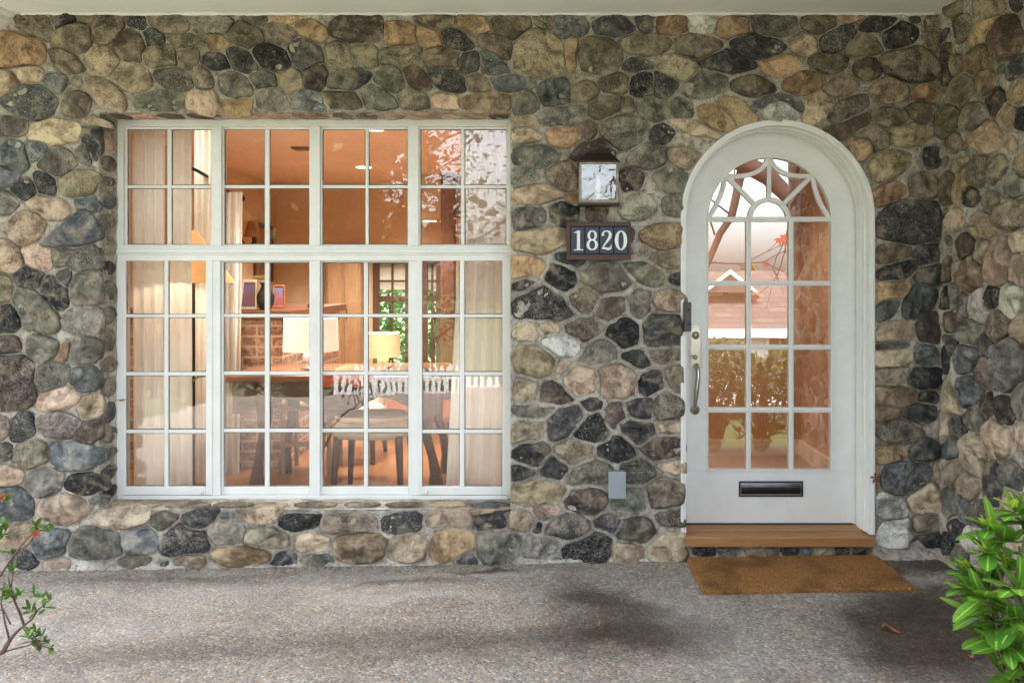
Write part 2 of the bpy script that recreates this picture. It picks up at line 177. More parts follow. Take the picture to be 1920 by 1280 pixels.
T5="""L 960,40 1100,10 1240,20 1250,80 1130,130 980,110;O 1690,30 1760,0 1880,-10 1915,10 1890,90 1800,110 1700,70;T 1750,170 1800,145 1915,150 1900,210 1800,210;O 960,170 1050,160 1140,220 1080,260 960,280;D 950,320 1030,290 1070,310 1020,355 950,350;K 1175,240 1240,215 1310,260 1300,330 1220,345 1175,300;G 1350,250 1450,210 1580,230 1620,310 1540,365 1440,350 1360,300;D 1215,150 1350,170 1350,210 1260,205;N 1600,210 1700,210 1790,250 1800,320 1720,310 1620,250;K 1860,290 1905,250 1915,320 1880,325;D 950,420 1080,350 1170,345 1240,400 1310,490 1250,515 1050,510 950,500;R 1290,390 1350,345 1410,360 1430,430 1370,480 1300,440;Y 1440,470 1480,400 1560,390 1600,440 1560,500 1450,505;G 1620,420 1670,360 1730,370 1730,430 1680,510 1630,470;P 1760,390 1830,350 1900,350 1935,410 1919,470 1810,470 1760,430;T 960,590 1000,530 1080,530 1105,590 1080,620 970,620;T 1115,540 1170,530 1230,560 1210,590 1130,580;Y 1255,550 1350,510 1450,530 1460,570 1370,625 1280,600;K 1510,580 1570,505 1640,520 1670,580 1640,650 1590,665 1520,620;D 1700,540 1770,490 1890,490 1915,560 1900,650 1770,665 1710,620;W 1140,650 1200,615 1310,630 1320,690 1260,720 1180,680;N 1350,740 1420,650 1500,640 1540,690 1520,740 1400,755;D 1590,720 1650,695 1720,740 1715,780 1640,765;M 1740,700 1850,685 1910,700 1880,740 1780,745;L 970,710 1020,670 1130,690 1190,760 1150,825 1020,820 965,770;T 970,880 1000,840 1060,860 1090,920 1040,955 970,960;T 1215,790 1260,750 1290,760 1240,800 1225,850;P 1275,850 1340,785 1410,800 1430,870 1400,930 1330,935 1280,900;P 1460,800 1530,765 1620,790 1655,850 1640,930 1580,950 1540,940 1490,950 1455,910;K 1670,860 1730,810 1790,830 1795,900 1720,950 1680,930;M 1830,830 1870,770 1915,780 1915,920 1880,925;R 1125,920 1160,865 1230,900 1295,965 1210,985 1130,950;N 965,1000 1090,1020 1200,1010 1130,1050 970,1050;D 1360,990 1400,955 1460,980 1430,1030 1370,1015;D 1600,985 1660,960 1750,960 1740,1040 1710,1075 1640,1060;M 1750,980 1800,930 1915,960 1915,1060 1790,1075 1755,1030;D 1160,1130 1190,1050 1280,1010 1340,1010 1350,1070 1260,1160 1190,1180;R 1480,1080 1520,990 1570,1000 1585,1060 1540,1110;K 1315,1160 1370,1090 1440,1040 1480,1090 1485,1180 1350,1185;T 950,1110 1060,1100 1140,1120 1100,1175 950,1210;D 1565,1110 1640,1090 1740,1110 1760,1150 1680,1210 1610,1160;T 1790,1110 1870,1110 1915,1085 1910,1140 1820,1150;R 1690,1240 1780,1180 1890,1180 1930,1210 1925,1280 1760,1290;D 955,1250 1030,1215 1140,1220 1160,1260 1110,1320 1010,1320 960,1290;T 1210,1240 1290,1200 1390,1230 1400,1270 1330,1310 1250,1300;K 1440,1250 1520,1190 1590,1200 1640,1270 1580,1300 1480,1295"""
T6="""Y 1090,130 1180,90 1280,110 1270,150 1180,195 1100,180;D 1300,130 1370,100 1440,110 1450,160 1400,195 1310,190;K 1110,250 1180,205 1300,190 1290,250 1200,280 1120,285;D 1300,270 1350,230 1440,210 1450,310 1350,310;O 1070,340 1130,315 1250,310 1265,360 1230,385 1110,400 1070,385;B 1240,420 1300,345 1400,335 1420,380 1370,470 1260,495;B 1085,490 1130,420 1210,420 1170,480 1120,515;T 1090,590 1150,550 1250,535 1285,580 1270,620 1180,645 1100,625;R 1330,560 1360,500 1420,490 1440,570 1455,625 1370,635 1340,610;G 1080,660 1260,655 1230,675 1100,680;T 1070,720 1110,690 1240,685 1280,720 1250,760 1110,770;B 1310,710 1350,665 1400,670 1415,730 1380,765 1330,745;T 1085,830 1110,805 1220,810 1225,850 1160,880 1090,865;K 1285,850 1330,795 1450,805 1440,860 1380,900 1300,880;L 1085,910 1130,900 1300,920 1280,980 1180,990 1090,980;K 1340,940 1380,920 1425,950 1400,985 1350,975;D 1235,1035 1320,995 1400,1000 1405,1070 1340,1090 1270,1065;L 1080,1010 1130,1000 1220,1040 1170,1075 1090,1075;Y 1095,1140 1160,1095 1270,1100 1345,1150 1270,1195 1150,1195;D 1280,1260 1350,1190 1420,1220 1430,1290 1290,1300;O 1080,1250 1150,1230 1240,1240 1240,1290 1100,1310;
R 1550,80 1600,50 1645,90 1620,140 1570,160;T 1650,120 1680,80 1730,95 1710,180 1670,190;P 1710,170 1760,90 1820,75 1845,130 1835,290 1780,305 1715,280 1740,210;L 1615,-5 1760,-5 1740,40 1650,40;T 1840,80 1890,30 1950,30 1950,130 1860,120;P 1845,230 1890,170 1950,165 1950,310 1860,290;T 1520,240 1550,205 1590,230 1580,290 1545,310;L 1590,260 1610,180 1660,190 1690,250 1660,340 1600,350;Y 1470,240 1500,180 1510,240 1490,300 1470,290;K 1470,440 1480,340 1500,350 1500,440;G 1508,345 1540,320 1550,400 1520,460;G 1550,410 1590,375 1610,430 1590,520 1555,500;W 1625,420 1670,355 1695,370 1700,440 1730,480 1700,530 1640,510;K 1690,410 1730,350 1785,370 1780,430 1730,455;W 1790,380 1830,335 1895,340 1890,450 1840,495 1790,450;Y 1480,500 1520,480 1545,500 1540,580 1490,590;Y 1720,510 1770,470 1840,540 1820,600 1750,620;L 1870,560 1940,500 1940,640 1880,620;G 1560,570 1640,530 1700,560 1660,650 1580,640;D 1480,620 1530,610 1545,660 1510,700;D 1470,700 1480,675 1492,730 1488,800 1472,790;B 1530,700 1560,670 1640,680 1670,740 1620,805 1550,800;D 1675,660 1720,610 1745,660 1730,720 1680,710;G 1750,800 1800,670 1880,630 1915,700 1910,850 1830,920 1760,890;Y 1655,810 1700,750 1745,820 1720,900 1680,880;T 1470,960 1490,870 1565,1030 1550,1050 1470,1010;B 1555,890 1610,840 1680,880 1680,950 1600,1000 1560,950;G 1855,950 1940,870 1940,1060 1870,1040;R 1685,960 1730,940 1745,1010 1700,1075 1685,1040;R 1760,980 1840,960 1870,1060 1800,1105 1770,1060;N 1590,1070 1640,1020 1690,1100 1640,1135 1600,1110;D 1505,1110 1560,1065 1590,1120 1580,1190 1520,1190;T 1470,1120 1485,1090 1495,1150 1472,1190;P 1715,1130 1770,1095 1840,1150 1820,1270 1740,1280 1710,1220;T 1860,1150 1940,1110 1940,1230 1870,1220;B 1472,1230 1510,1195 1590,1220 1580,1280 1475,1290;T 1595,1210 1640,1170 1710,1230 1700,1370 1640,1385 1600,1320"""
T7="""P -40,75 60,70 115,95 110,140 -30,160;G 160,140 200,90 270,80 345,110 330,180 240,220 180,200;K 370,150 430,110 560,110 620,150 610,195 480,205 400,190;B -50,190 60,180 140,210 175,270 160,345 -40,350;T 220,300 280,240 400,225 490,280 480,330 370,370 260,340;N 510,260 560,220 620,230 600,270;L -60,480 60,410 150,390 180,440 120,500 -40,520;B 205,500 230,450 310,430 380,440 370,500 310,570 230,560;N 390,480 480,420 570,415 650,450 680,540 560,560 440,565 395,530;T 525,350 600,300 740,280 840,290 845,350 740,390 560,380;Y 850,340 920,310 1000,335 960,380 900,405 860,380;D 1035,330 1100,300 1200,290 1240,310 1200,360 1120,410 1040,380;B 1230,335 1310,315 1310,340 1260,355;P 1340,330 1400,300 1580,295 1590,315 1540,360 1440,365 1350,350;K 1575,350 1650,325 1800,335 1790,380 1690,415 1590,395;B 690,480 750,425 840,415 870,480 850,530 740,540 695,510;D 915,520 960,430 1000,385 1080,420 1150,430 1165,520 1100,545 950,550;G 1175,420 1230,375 1340,370 1365,430 1330,480 1240,485 1185,450;M 1385,440 1480,415 1570,430 1620,470 1610,500 1500,500 1400,475;T 1640,480 1700,445 1830,445 1860,480 1800,530 1700,525;O 1195,550 1260,520 1470,530 1510,580 1380,620 1290,610 1210,570;D 90,570 150,555 200,600 150,630 90,620;T 270,600 310,585 380,600 370,635 280,635;Y 680,590 760,555 830,580 790,620 700,615;Y 990,590 1050,560 1130,570 1130,620 1020,625;D 1530,610 1580,560 1650,560 1650,610 1560,635;N 1700,590 1760,555 1850,570 1850,620 1750,630"""
T8="""Y -110,355 0,325 120,322 200,370 190,410 60,425 -100,430;D 230,380 290,325 420,312 450,330 440,400 380,425 260,425;P 475,370 530,308 640,300 720,305 740,340 710,385 560,385 500,400;D 750,350 790,305 860,305 925,380 880,405 760,405;L -40,480 0,445 80,435 180,440 240,490 230,550 160,585 0,575 -30,530;T 260,530 320,470 400,445 470,490 470,560 400,580 300,570;O 500,540 560,430 620,415 720,450 740,510 660,540 600,580 545,590;N 765,480 830,435 950,440 1000,480 980,550 900,610 800,600 770,540;D 665,590 720,565 770,600 740,625 670,620;G 1015,510 1080,470 1200,475 1225,520 1140,555 1030,560;K 1240,520 1320,490 1400,460 1440,430 1510,480 1520,560 1440,605 1300,590 1250,560;T 1530,500 1620,490 1700,540 1690,590 1540,595;T 1720,570 1790,450 1870,420 1925,430 1925,570;Y 1560,440 1640,345 1740,380 1760,440 1680,475 1570,465;D 1160,410 1220,340 1340,330 1390,390 1340,450 1170,445;D 1420,370 1540,340 1550,400 1520,420 1440,390;K 1090,420 1110,375 1125,390 1105,430;T 950,310 1000,300 1070,340 1065,395 950,400;P 1085,300 1150,275 1225,285 1215,330 1130,350 1090,330;R 1250,260 1300,205 1400,185 1485,230 1470,280 1380,325 1290,310;L 950,180 1050,145 1170,150 1260,200 1230,240 1100,270 950,265;N 1270,130 1350,60 1450,30 1505,60 1500,130 1420,150 1290,150;N 1590,50 1680,35 1750,80 1755,120 1680,135 1600,140;D 1140,50 1180,10 1250,50 1255,110 1200,130 1140,110;D 950,60 1010,55 1070,100 1030,135 950,140;N 1530,260 1600,190 1690,200 1700,280 1640,315 1560,315;Y 1730,180 1790,140 1919,150 1919,270 1830,285 1740,270;Y 1780,340 1850,310 1925,310 1925,400 1800,380;T 1785,60 1880,30 1930,35 1930,100 1850,90"""
T9="""B 1110,120 1170,55 1290,40 1360,60 1370,130 1300,190 1190,200 1120,160;T 1430,60 1445,30 1450,130 1430,140;Y 1490,90 1530,40 1570,30 1570,100 1530,175 1500,150;T 1565,160 1610,110 1660,130 1675,180 1620,235 1570,210;D 1700,60 1750,55 1785,100 1780,160 1805,220 1770,275 1710,250 1700,180 1720,120;D 1800,90 1850,45 1900,100 1890,180 1830,160;T 1275,260 1330,190 1410,170 1445,220 1440,300 1330,310;O 1080,90 1100,70 1100,180 1080,180;W 1090,230 1150,215 1240,270 1235,340 1170,350 1095,310;N 1470,230 1500,200 1540,250 1530,340 1478,320;B 1545,240 1580,225 1615,290 1610,365 1560,345;Y 1630,310 1690,265 1720,300 1700,390 1640,380;W 1100,440 1160,370 1250,360 1260,430 1290,460 1240,500 1110,490;T 1305,370 1360,340 1430,350 1430,410 1330,420;D 1280,490 1350,450 1440,440 1445,520 1350,530;D 1500,400 1530,360 1580,400 1580,465 1530,470;R 1740,340 1790,330 1815,370 1790,440 1740,420;K 1470,500 1480,450 1515,470 1515,550 1475,545;W 1595,470 1640,400 1680,430 1680,500 1620,530;N 1530,560 1560,520 1600,540 1590,620 1540,610;T 1480,600 1520,580 1560,610 1540,635 1490,630;L 1690,470 1750,440 1780,490 1720,540;G 1200,590 1290,540 1390,550 1380,600 1250,610;L 1810,250 1850,210 1900,240 1880,310 1830,310;K 75,515 180,515 180,548 80,548;T 370,530 440,520 450,550 380,550;D 550,515 640,512 650,548 560,548;B 655,515 720,515 720,545 660,545;T 740,520 800,515 840,545 750,545;D 860,515 925,515 920,548 865,548;K 965,505 1030,505 1025,550 970,550;G 200,520 300,515 310,548 210,548;Y 460,520 530,518 540,548 470,548"""
EX=1.02
CXP=1763.0; XC=(CXP-VX)/(F/D)           # inner corner with the side wall
front=[];side=[]
for k,t in enumerate((T1,T2,T3,T4,T5,T6,T7,T8,T9)):
    ox,oy=(k%3)*640,(k//3)*426.7
    for ln in t.replace('\n','').split(';'):
        q=ln.split()
        if len(q)<4: continue
        p=[(ox+float(a.split(',')[0])/3,oy+float(a.split(',')[1])/3) for a in q[1:]]
        cx=sum(a[0] for a in p)/len(p)
        (side if cx>CXP+3 else front).append((q[0],p))
def blobpoly(cx,cy,rx,ry,ang,n=9,j=.13):
    out=[]
    for i in range(n):
        a=2*math.pi*i/n+rnd.uniform(-.15,.15); r=1+rnd.uniform(-j,j)
        x,y=rx*r*math.cos(a),ry*r*math.sin(a); out.append((cx+x*math.cos(ang)-y*math.sin(ang),cy+x*math.sin(ang)+y*math.cos(ang)))
    return out
def inside(p,X,Y):
    m=np.zeros(X.shape,bool); n=len(p)
    for i in range(n):
        x0,y0=p[i]; x1,y1=p[(i+1)%n]
        if y0==y1: continue
        c=((y0>Y)!=(y1>Y))&(X<(x1-x0)*(Y-y0)/(y1-y0)+x0); m^=c
    return m
def stamp(occ,p,x0,y0,cell):
    xa=max(0,int((min(a[0] for a in p)-x0)/cell)-1); xb=min(occ.shape[1],int((max(a[0] for a in p)-x0)/cell)+2)
    ya=max(0,int((min(a[1] for a in p)-y0)/cell)-1); yb=min(occ.shape[0],int((max(a[1] for a in p)-y0)/cell)+2)
    if xb<=xa or yb<=ya: return
    GX,GY=np.meshgrid(x0+np.arange(xa,xb)*cell,y0+np.arange(ya,yb)*cell); occ[ya:yb,xa:xb]|=inside(p,GX,GY)
def grow(p,k):
    cx=sum(a[0] for a in p)/len(p); cy=sum(a[1] for a in p)/len(p); return [(cx+(a-cx)*k,cy+(b-cy)*k) for a,b in p]
def filler(polys,x0,y0,x1,y1,cell,forb,sizes,tries,codes,seed,gap=1.1,flat=.75):
    r=random.Random(seed); gx=np.arange(x0,x1,cell); gy=np.arange(y0,y1,cell); GX,GY=np.meshgrid(gx,gy); occ=forb(GX,GY)
    for c,p in polys: stamp(occ,grow(p,EX),x0,y0,cell)
    out=[]
    for (lo,hi),nt in zip(sizes,tries):
        for _ in range(nt):
            cx,cy=r.uniform(x0,x1),r.uniform(y0,y1)
            i,j=int((cy-y0)/cell),int((cx-x0)/cell)
            if i>=occ.shape[0] or j>=occ.shape[1] or occ[i,j]: continue
            rx=r.uniform(lo,hi); ry=rx*r.uniform(flat-.18,flat+.2); an=r.uniform(-.5,.5)
            ok=True
            for f in (.5,1.0):
                for q in range(14):
                    a=q*2*math.pi/14; X=rx*gap*f*math.cos(a); Y=ry*gap*f*math.sin(a)
                    xx,yy=cx+X*math.cos(an)-Y*math.sin(an),cy+X*math.sin(an)+Y*math.cos(an)
                    ii,jj=int((yy-y0)/cell),int((xx-x0)/cell)
                    if not(0<=ii<occ.shape[0] and 0<=jj<occ.shape[1]) or occ[ii,jj]: ok=False;break
                if not ok: break
            if ok:
                p=blobpoly(cx,cy,rx,ry,an); out.append((r.choice(codes),p)); stamp(occ,grow(p,EX),x0,y0,cell)
    return out
def catmull(p,n):
    k=len(p); out=[]
    L_=[0]
    for i in range(k): L_.append(L_[-1]+math.dist(p[i],p[(i+1)%k]))
    for m in range(n):
        s=L_[-1]*m/n; i=max(j for j in range(k) if L_[j]<=s+1e-9); t=(s-L_[i])/max(1e-9,L_[i+1]-L_[i])
        a,b,c,d=p[(i-1)%k],p[i],p[(i+1)%k],p[(i+2)%k]
        out.append(tuple(.5*((2*b[q])+(-a[q]+c[q])*t+(2*a[q]-5*b[q]+4*c[q]-d[q])*t*t+(-a[q]+3*b[q]-3*c[q]+d[q])*t**3)*.5+.5*(b[q]*(1-t)+c[q]*t) for q in (0,1)))
    return out
def pack(polys,x0,y0,x1,y1,c,forb,joint_,maxg,n=26):
    '''push every outline outward until a narrow joint is left to its neighbours'''
    W_,H_=int((x1-x0)/c),int((y1-y0)/c); GX,GY=np.meshgrid(x0+np.arange(W_)*c,y0+np.arange(H_)*c); fb=forb(GX,GY)
    P=[[list(q) for q in catmull(p,n)] for _,p in polys]; cen=[(sum(a[0] for a in p)/n,sum(a[1] for a in p)/n) for p in P]
    ids=np.full((H_,W_),-1,np.int32)
    def ras():
        ids[:]=-1
        for k,p in enumerate(P):
            xa=max(0,int((min(a[0] for a in p)-x0)/c)); xb=min(W_,int((max(a[0] for a in p)-x0)/c)+2); ya=max(0,int((min(a[1] for a in p)-y0)/c)); yb=min(H_,int((max(a[1] for a in p)-y0)/c)+2)
            if xb<=xa or yb<=ya: continue
            m=inside(p,GX[ya:yb,xa:xb],GY[ya:yb,xa:xb]); v_=ids[ya:yb,xa:xb]; v_[m&(v_<0)]=k
    step=maxg/5
    for it in range(5):
        ras()
        for k,p in enumerate(P):
            cx,cy=cen[k]; jt=joint_(cx,cy)
            for q in p:
                dx,dy=q[0]-cx,q[1]-cy; r_=math.hypot(dx,dy) or 1; dx/=r_; dy/=r_; ok=True
                for (a,b) in ((dx,dy),(dx*.8-dy*.6,dy*.8+dx*.6),(dx*.8+dy*.6,dy*.8-dx*.6)):
                    for t in (.5,1):
                        X,Y=q[0]+a*(step+jt)*t,q[1]+b*(step+jt)*t; i,j=int((Y-y0)/c),int((X-x0)/c)
                        if not(0<=i<H_ and 0<=j<W_): continue
                        if fb[i,j] or (ids[i,j]>=0 and ids[i,j]!=k): ok=False
                if ok: q[0]+=dx*step; q[1]+=dy*step
    return [(polys[k][0],[tuple(q) for q in P[k]]) for k in range(len(P))]
DCX,DCY,DR=1457.0,407.0,171.0           # door arch centre and radius at the wall plane
def openings(X,Y):
    w_=(X>184)&(X<959)&(Y>208)&(Y<958)
    d=((X>DCX-DR-6)&(X<DCX+DR+6)&(Y>DCY)&(Y<1022))|((X-DCX)**2+(Y-DCY)**2<(DR+6)**2)
    return w_|d
front=pack(front,-340,16,1764,1075,1.5,lambda X,Y:openings(X,Y)|(X>1762)|(Y<24),lambda x,y:(9.0 if (x>960 and x<1300 and y>480) else 6.0 if y>930 else 4.0),7)
front+=filler(front,-330,28,1763,1066,2.5,lambda X,Y:openings(X,Y)|(X>1761),[(30,48),(20,32),(12,20),(8,12)],[1500,4000,9000,5000],'TYGDMNBLMYDG',3)
def unp(px,py):                          # photo pixel -> (Y,z) on the side wall plane X=XC
    d=XC*F/(px-VX); return (d-D,H-(py-VY)*d/F)
side=[(c,[unp(max(a,CXP+1),b) for a,b in p]) for c,p in side]
side=pack(side,-2.32,-.06,.0,2.86,.0045,lambda X,Y:(X>-.008),lambda x,y:.013,.022)
side+=filler(side,-2.28,-.02,-.015,2.84,.008,lambda X,Y:X>0,[(.10,.15),(.07,.10),(.04,.07),(.026,.04)],[1200,4000,9000,6000],'TYGDMNBLPY',5)
# ---- stone surface ----
class StoneMesh:
    def __init__(s): s.v=[];s.f=[];s.c=[]
    def stone(s,poly,code,to3d,hscale=1.0,n=None):
        ext=max(max(p[0] for p in poly)-min(p[0] for p in poly),max(p[1] for p in poly)-min(p[1] for p in poly)); n=n or (44 if ext>.13 else (32 if ext>.07 else 18))
        o=catmull(poly,n); cx=sum(p[0] for p in o)/n; cy=sum(p[1] for p in o)/n
        rs=[math.dist(p,(cx,cy)) for p in o]; rm=min(rs)*.5+.5*sum(rs)/n
        Hs=min(.07,max(.014,rm*.62))*rnd.uniform(.75,1.2)*hscale
        sx=rnd.uniform(0,100); base=PAL[code]; k=rnd.uniform(.92,1.22); tint=[rnd.uniform(.975,1.025) for _ in range(3)]
        col=lin(tuple(min(226,b*k*t) for b,t in zip(base,tint)))+(rnd.random(),)
        planes=[]
        for _ in range(rnd.choice([3,4,5,6]) if code in 'DKBNGR' else rnd.choice([1,2,3,4])):
            a=rnd.uniform(0,2*math.pi); sl=rnd.uniform(.1,.5); planes.append((math.cos(a)*sl,math.sin(a)*sl,Hs*rnd.uniform(.62,1.0)))
        ridg=rnd.choice([0,.6,1.2,1.6]) if code in 'DKBNGR' else rnd.choice([0,0,.6,1.1])
        tx,ty=rnd.uniform(-.12,.12),rnd.uniform(-.12,.12)
        amp=Hs*(.38 if code in 'DKBNGR' else .24)
        n0=len(s.v); rings=(.14,.28,.42,.55,.66,.76,.85,.92,.965,.99,1.0) if ext>.07 else (.3,.55,.75,.9,.98,1.0)
        def pt(t,p):
            x,y=cx+(p[0]-cx)*t*EX,cy+(p[1]-cy)*t*EX
            e=noise.noise(Vector((x*9,y*9,sx)))*.07*t+noise.noise(Vector((x*28,y*28,sx)))*.03*t      # ragged outline
            x+=(p[0]-cx)*e; y+=(p[1]-cy)*e
            h=.005+Hs*(max(0,1-t**2.8))**.58
            for ax,ay,hh in planes: h=min(h,max(.006,hh+ax*(x-cx)+ay*(y-cy)))
            h+=(tx*(x-cx)+ty*(y-cy))*(1-t)
            nv_=noise.noise(Vector((x*16,y*16,sx))); h+=amp*(nv_-.9*abs(noise.noise(Vector((x*24,y*24,sx+9))))*ridg+.5*noise.noise(Vector((x*41,y*41,sx)))+.35*noise.noise(Vector((x*95,y*95,sx))))*(1-t**6)
            if t>=1: h=-.014
            return to3d(x,y,h)
        s.v.append(pt(0,(cx,cy))); s.c.append(col)
        for t in rings:
            for p in o: s.v.append(pt(t,p)); s.c.append(col)
        for j in range(n): s.f.append((n0,n0+1+j,n0+1+(j+1)%n))
        for r_ in range(len(rings)-1):
            a=n0+1+r_*n; b=a+n
            for j in range(n): s.f.append((a+j,b+j,b+(j+1)%n,a+(j+1)%n))
    def quads(s,vs,fs,mark):
        n=len(s.v); s.v+=vs; s.c+=[mark]*len(vs); s.f+=[tuple(i+n for i in f) for f in fs]
    def build(s,name,mats,nm,parent=None):
        me=bpy.data.meshes.new(name); me.from_pydata(s.v,[],s.f); 
        bm=bmesh.new(); bm.from_mesh(me); bmesh.ops.recalc_face_normals(bm,faces=bm.faces); bm.to_mesh(me); bm.free()
        a=me.color_attributes.new('Col','FLOAT_COLOR','POINT'); a.data.foreach_set('color',np.array(s.c,dtype=np.float32).ravel())
        for m in mats: me.materials.append(m)
        mi=np.zeros(len(me.polygons),dtype=np.int32); mi[nm:]=1; me.polygons.foreach_set('material_index',mi)
        me.polygons.foreach_set('use_smooth',[True]*len(me.polygons))
        o=bpy.data.objects.new(name,me); C.objects.link(o)
        if parent: o.parent=parent
        return o
# stone material
stone_m,nt,N,L,B=newmat('river_stone'); v=tc(N,L)
at=N.new('ShaderNodeVertexColor'); at.layer_name='Col'
va=N.new('ShaderNodeVectorMath'); va.operation='MULTIPLY_ADD'; 
cb=N.new('ShaderNodeCombineXYZ'); 
for i in range(3): L.new(at.outputs['Alpha'],cb.inputs[i])
L.new(cb.outputs[0],va.inputs[0]); va.inputs[1].default_value=(57,31,83); L.new(v,va.inputs[2]); vv=va.outputs[0]
big=nz(N,L,vv,7,6,.62,1.2); mid=nz(N,L,vv,26,8,.7,.6); fine=nz(N,L,vv,130,4,.7)
c0=at.outputs['Color']
c=mix(N,L,ramp(N,L,big,[(.38,.8),(.56,0)]),c0,mix(N,L,1,c0,lin((142,136,124)),'MULTIPLY'))
c=mix(N,L,ramp(N,L,big,[(.52,0),(.66,.75)]),c,mix(N,L,.45,c0,lin((206,184,144))))
c=mix(N,L,ramp(N,L,mid,[(.36,.8),(.49,0)]),c,mix(N,L,1,c,(.36,.35,.34),'MULTIPLY'))
c=mix(N,L,ramp(N,L,mid,[(.53,0),(.68,.55)]),c,mix(N,L,.4,c,lin((214,208,194))))
# veins on some stones
wv=N.new('ShaderNodeTexNoise'); wv.inputs['Scale'].default_value=9; wv.inputs['Detail'].default_value=5; wv.inputs['Distortion'].default_value=1.6; L.new(vv,wv.inputs['Vector'])
vn=math_(N,L,'ABSOLUTE',math_(N,L,'SUBTRACT',wv.outputs['Fac'],.5))
vein=ramp(N,L,vn,[(0,.8),(.02,.3),(.05,0)]); gate=ramp(N,L,math_(N,L,'FRACT',math_(N,L,'MULTIPLY',at.outputs['Alpha'],7.3)),[(.84,0),(.9,.35)])
c=mix(N,L,math_(N,L,'MULTIPLY',vein,gate),c,lin((196,186,164)))
# speckle on others, lichen/mortar smears
vo=N.new('ShaderNodeTexVoronoi'); vo.inputs['Scale'].default_value=210; L.new(vv,vo.inputs['Vector'])
gate2=ramp(N,L,math_(N,L,'FRACT',math_(N,L,'MULTIPLY',at.outputs['Alpha'],13.7)),[(.5,.06),(.8,.42)])
c=mix(N,L,math_(N,L,'MULTIPLY',ramp(N,L,vo.outputs['Color'],[(.3,1),(.45,0)]),gate2),c,mix(N,L,1,c,(.32,.33,.33),'MULTIPLY'))
c=mix(N,L,math_(N,L,'MULTIPLY',ramp(N,L,vo.outputs['Color'],[(.66,0),(.78,1)]),gate2),c,mix(N,L,.5,c,lin((214,208,192))))
sm=nz(N,L,v,19,8,.75); c=mix(N,L,ramp(N,L,sm,[(.60,0),(.70,.5)]),c,lin((176,166,148)))
hq=N.new('ShaderNodeHueSaturation'); hq.inputs['Saturation'].default_value=.92; hq.inputs['Value'].default_value=1.04; L.new(c,hq.inputs['Color']); L.new(hq.outputs[0],B.inputs['Base Color'])
L.new(ramp(N,L,mid,[(.3,.55),(.7,.9)]),B.inputs['Roughness']); B.inputs['Specular IOR Level'].default_value=.3
b1=bump(N,L,None,mid,.8,.018); bump(N,L,B,fine,.6,.005,b1)
mortar_m,nt,N,L,B=newmat('mortar'); v=tc(N,L)
n1=nz(N,L,v,3.0,5,.65); n2=nz(N,L,v,28,8,.75); n3=nz(N,L,v,150,5,.75)
c=mix(N,L,ramp(N,L,n1,[(.36,0),(.62,1)]),lin((160,151,137)),lin((220,214,202)))
c=mix(N,L,ramp(N,L,n2,[(.36,.85),(.52,0)]),c,lin((110,101,88)))
c=mix(N,L,ramp(N,L,n2,[(.58,0),(.75,.7)]),c,lin((222,217,204)))
c=mix(N,L,ramp(N,L,n3,[(.36,.5),(.48,0)]),c,lin((92,84,74)))
L.new(c,B.inputs['Base Color']); B.inputs['Roughness'].default_value=.95; B.inputs['Specular IOR Level'].default_value=.15
b1=bump(N,L,None,n2,.9,.014); bump(N,L,B,n3,.8,.006,b1)
# ---------------- front wall ----------------
def gz(x): return (x-.69)*.015            # patio height
sw=StoneMesh(); sc=F/D
CE=2.0; OX,OY=-340,16; occF=np.zeros((int(1080/CE),int((CXP+20-OX)/CE)),bool)
for c_,p in front: stamp(occF,grow(p,EX*.99),OX,OY,CE)
def distlev(occ,nlev=6):
    lev=np.full(occ.shape,nlev,np.float32); cur=occ.copy(); lev[cur]=0
    for k in range(1,nlev):
        n_=cur.copy(); n_[1:]|=cur[:-1]; n_[:-1]|=cur[1:]; n_[:,1:]|=cur[:,:-1]; n_[:,:-1]|=cur[:,1:]
        lev[n_&~cur]=k; cur=n_
    return lev
levF=distlev(occF)
def joint(lev,x,y,x0,y0,c):
    i=int((y-y0)/c+.5); j=int((x-x0)/c+.5)
    if not(0<=i<lev.shape[0] and 0<=j<lev.shape[1]): return 0
    return (0,-.001,.004,.008,.010,.011,.011)[int(lev[i,j])]-.003
WX0,WX1,WZT,WZB=186,957,212,955
xs=sorted(set([round(v_,2) for v_ in np.arange(-330,CXP,2.9)]+[WX0,WX1,CXP,DCX-DR-2.5,DCX+DR+2.5])); ys=sorted(set([round(v_,2) for v_ in np.arange(20,1085,2.9)]+[WZT,WZB,1020]))
def clean(a,keep,d=1.3):
    return [q for q in a if q in keep or all(abs(q-k)>d for k in keep)]
xs=clean(xs,[WX0,WX1,CXP,DCX-DR-2.5,DCX+DR+2.5]); ys=clean(ys,[WZT,WZB,1020])
rr=DR+2.5; vid={}; gv=[]; gf=[]
def snap(x,y):
    if y<DCY:
        d=math.hypot(x-DCX,y-DCY)
        if d<rr and d>rr-8: k=rr/d; return DCX+(x-DCX)*k,DCY+(y-DCY)*k
    return x,y
def hole(x,y):
    if WX0<x<WX1 and WZT<y<WZB: return True
    if y>=DCY: return DCX-rr<x<DCX+rr and y<1020
    return math.hypot(x-DCX,y-DCY)<rr-1.0
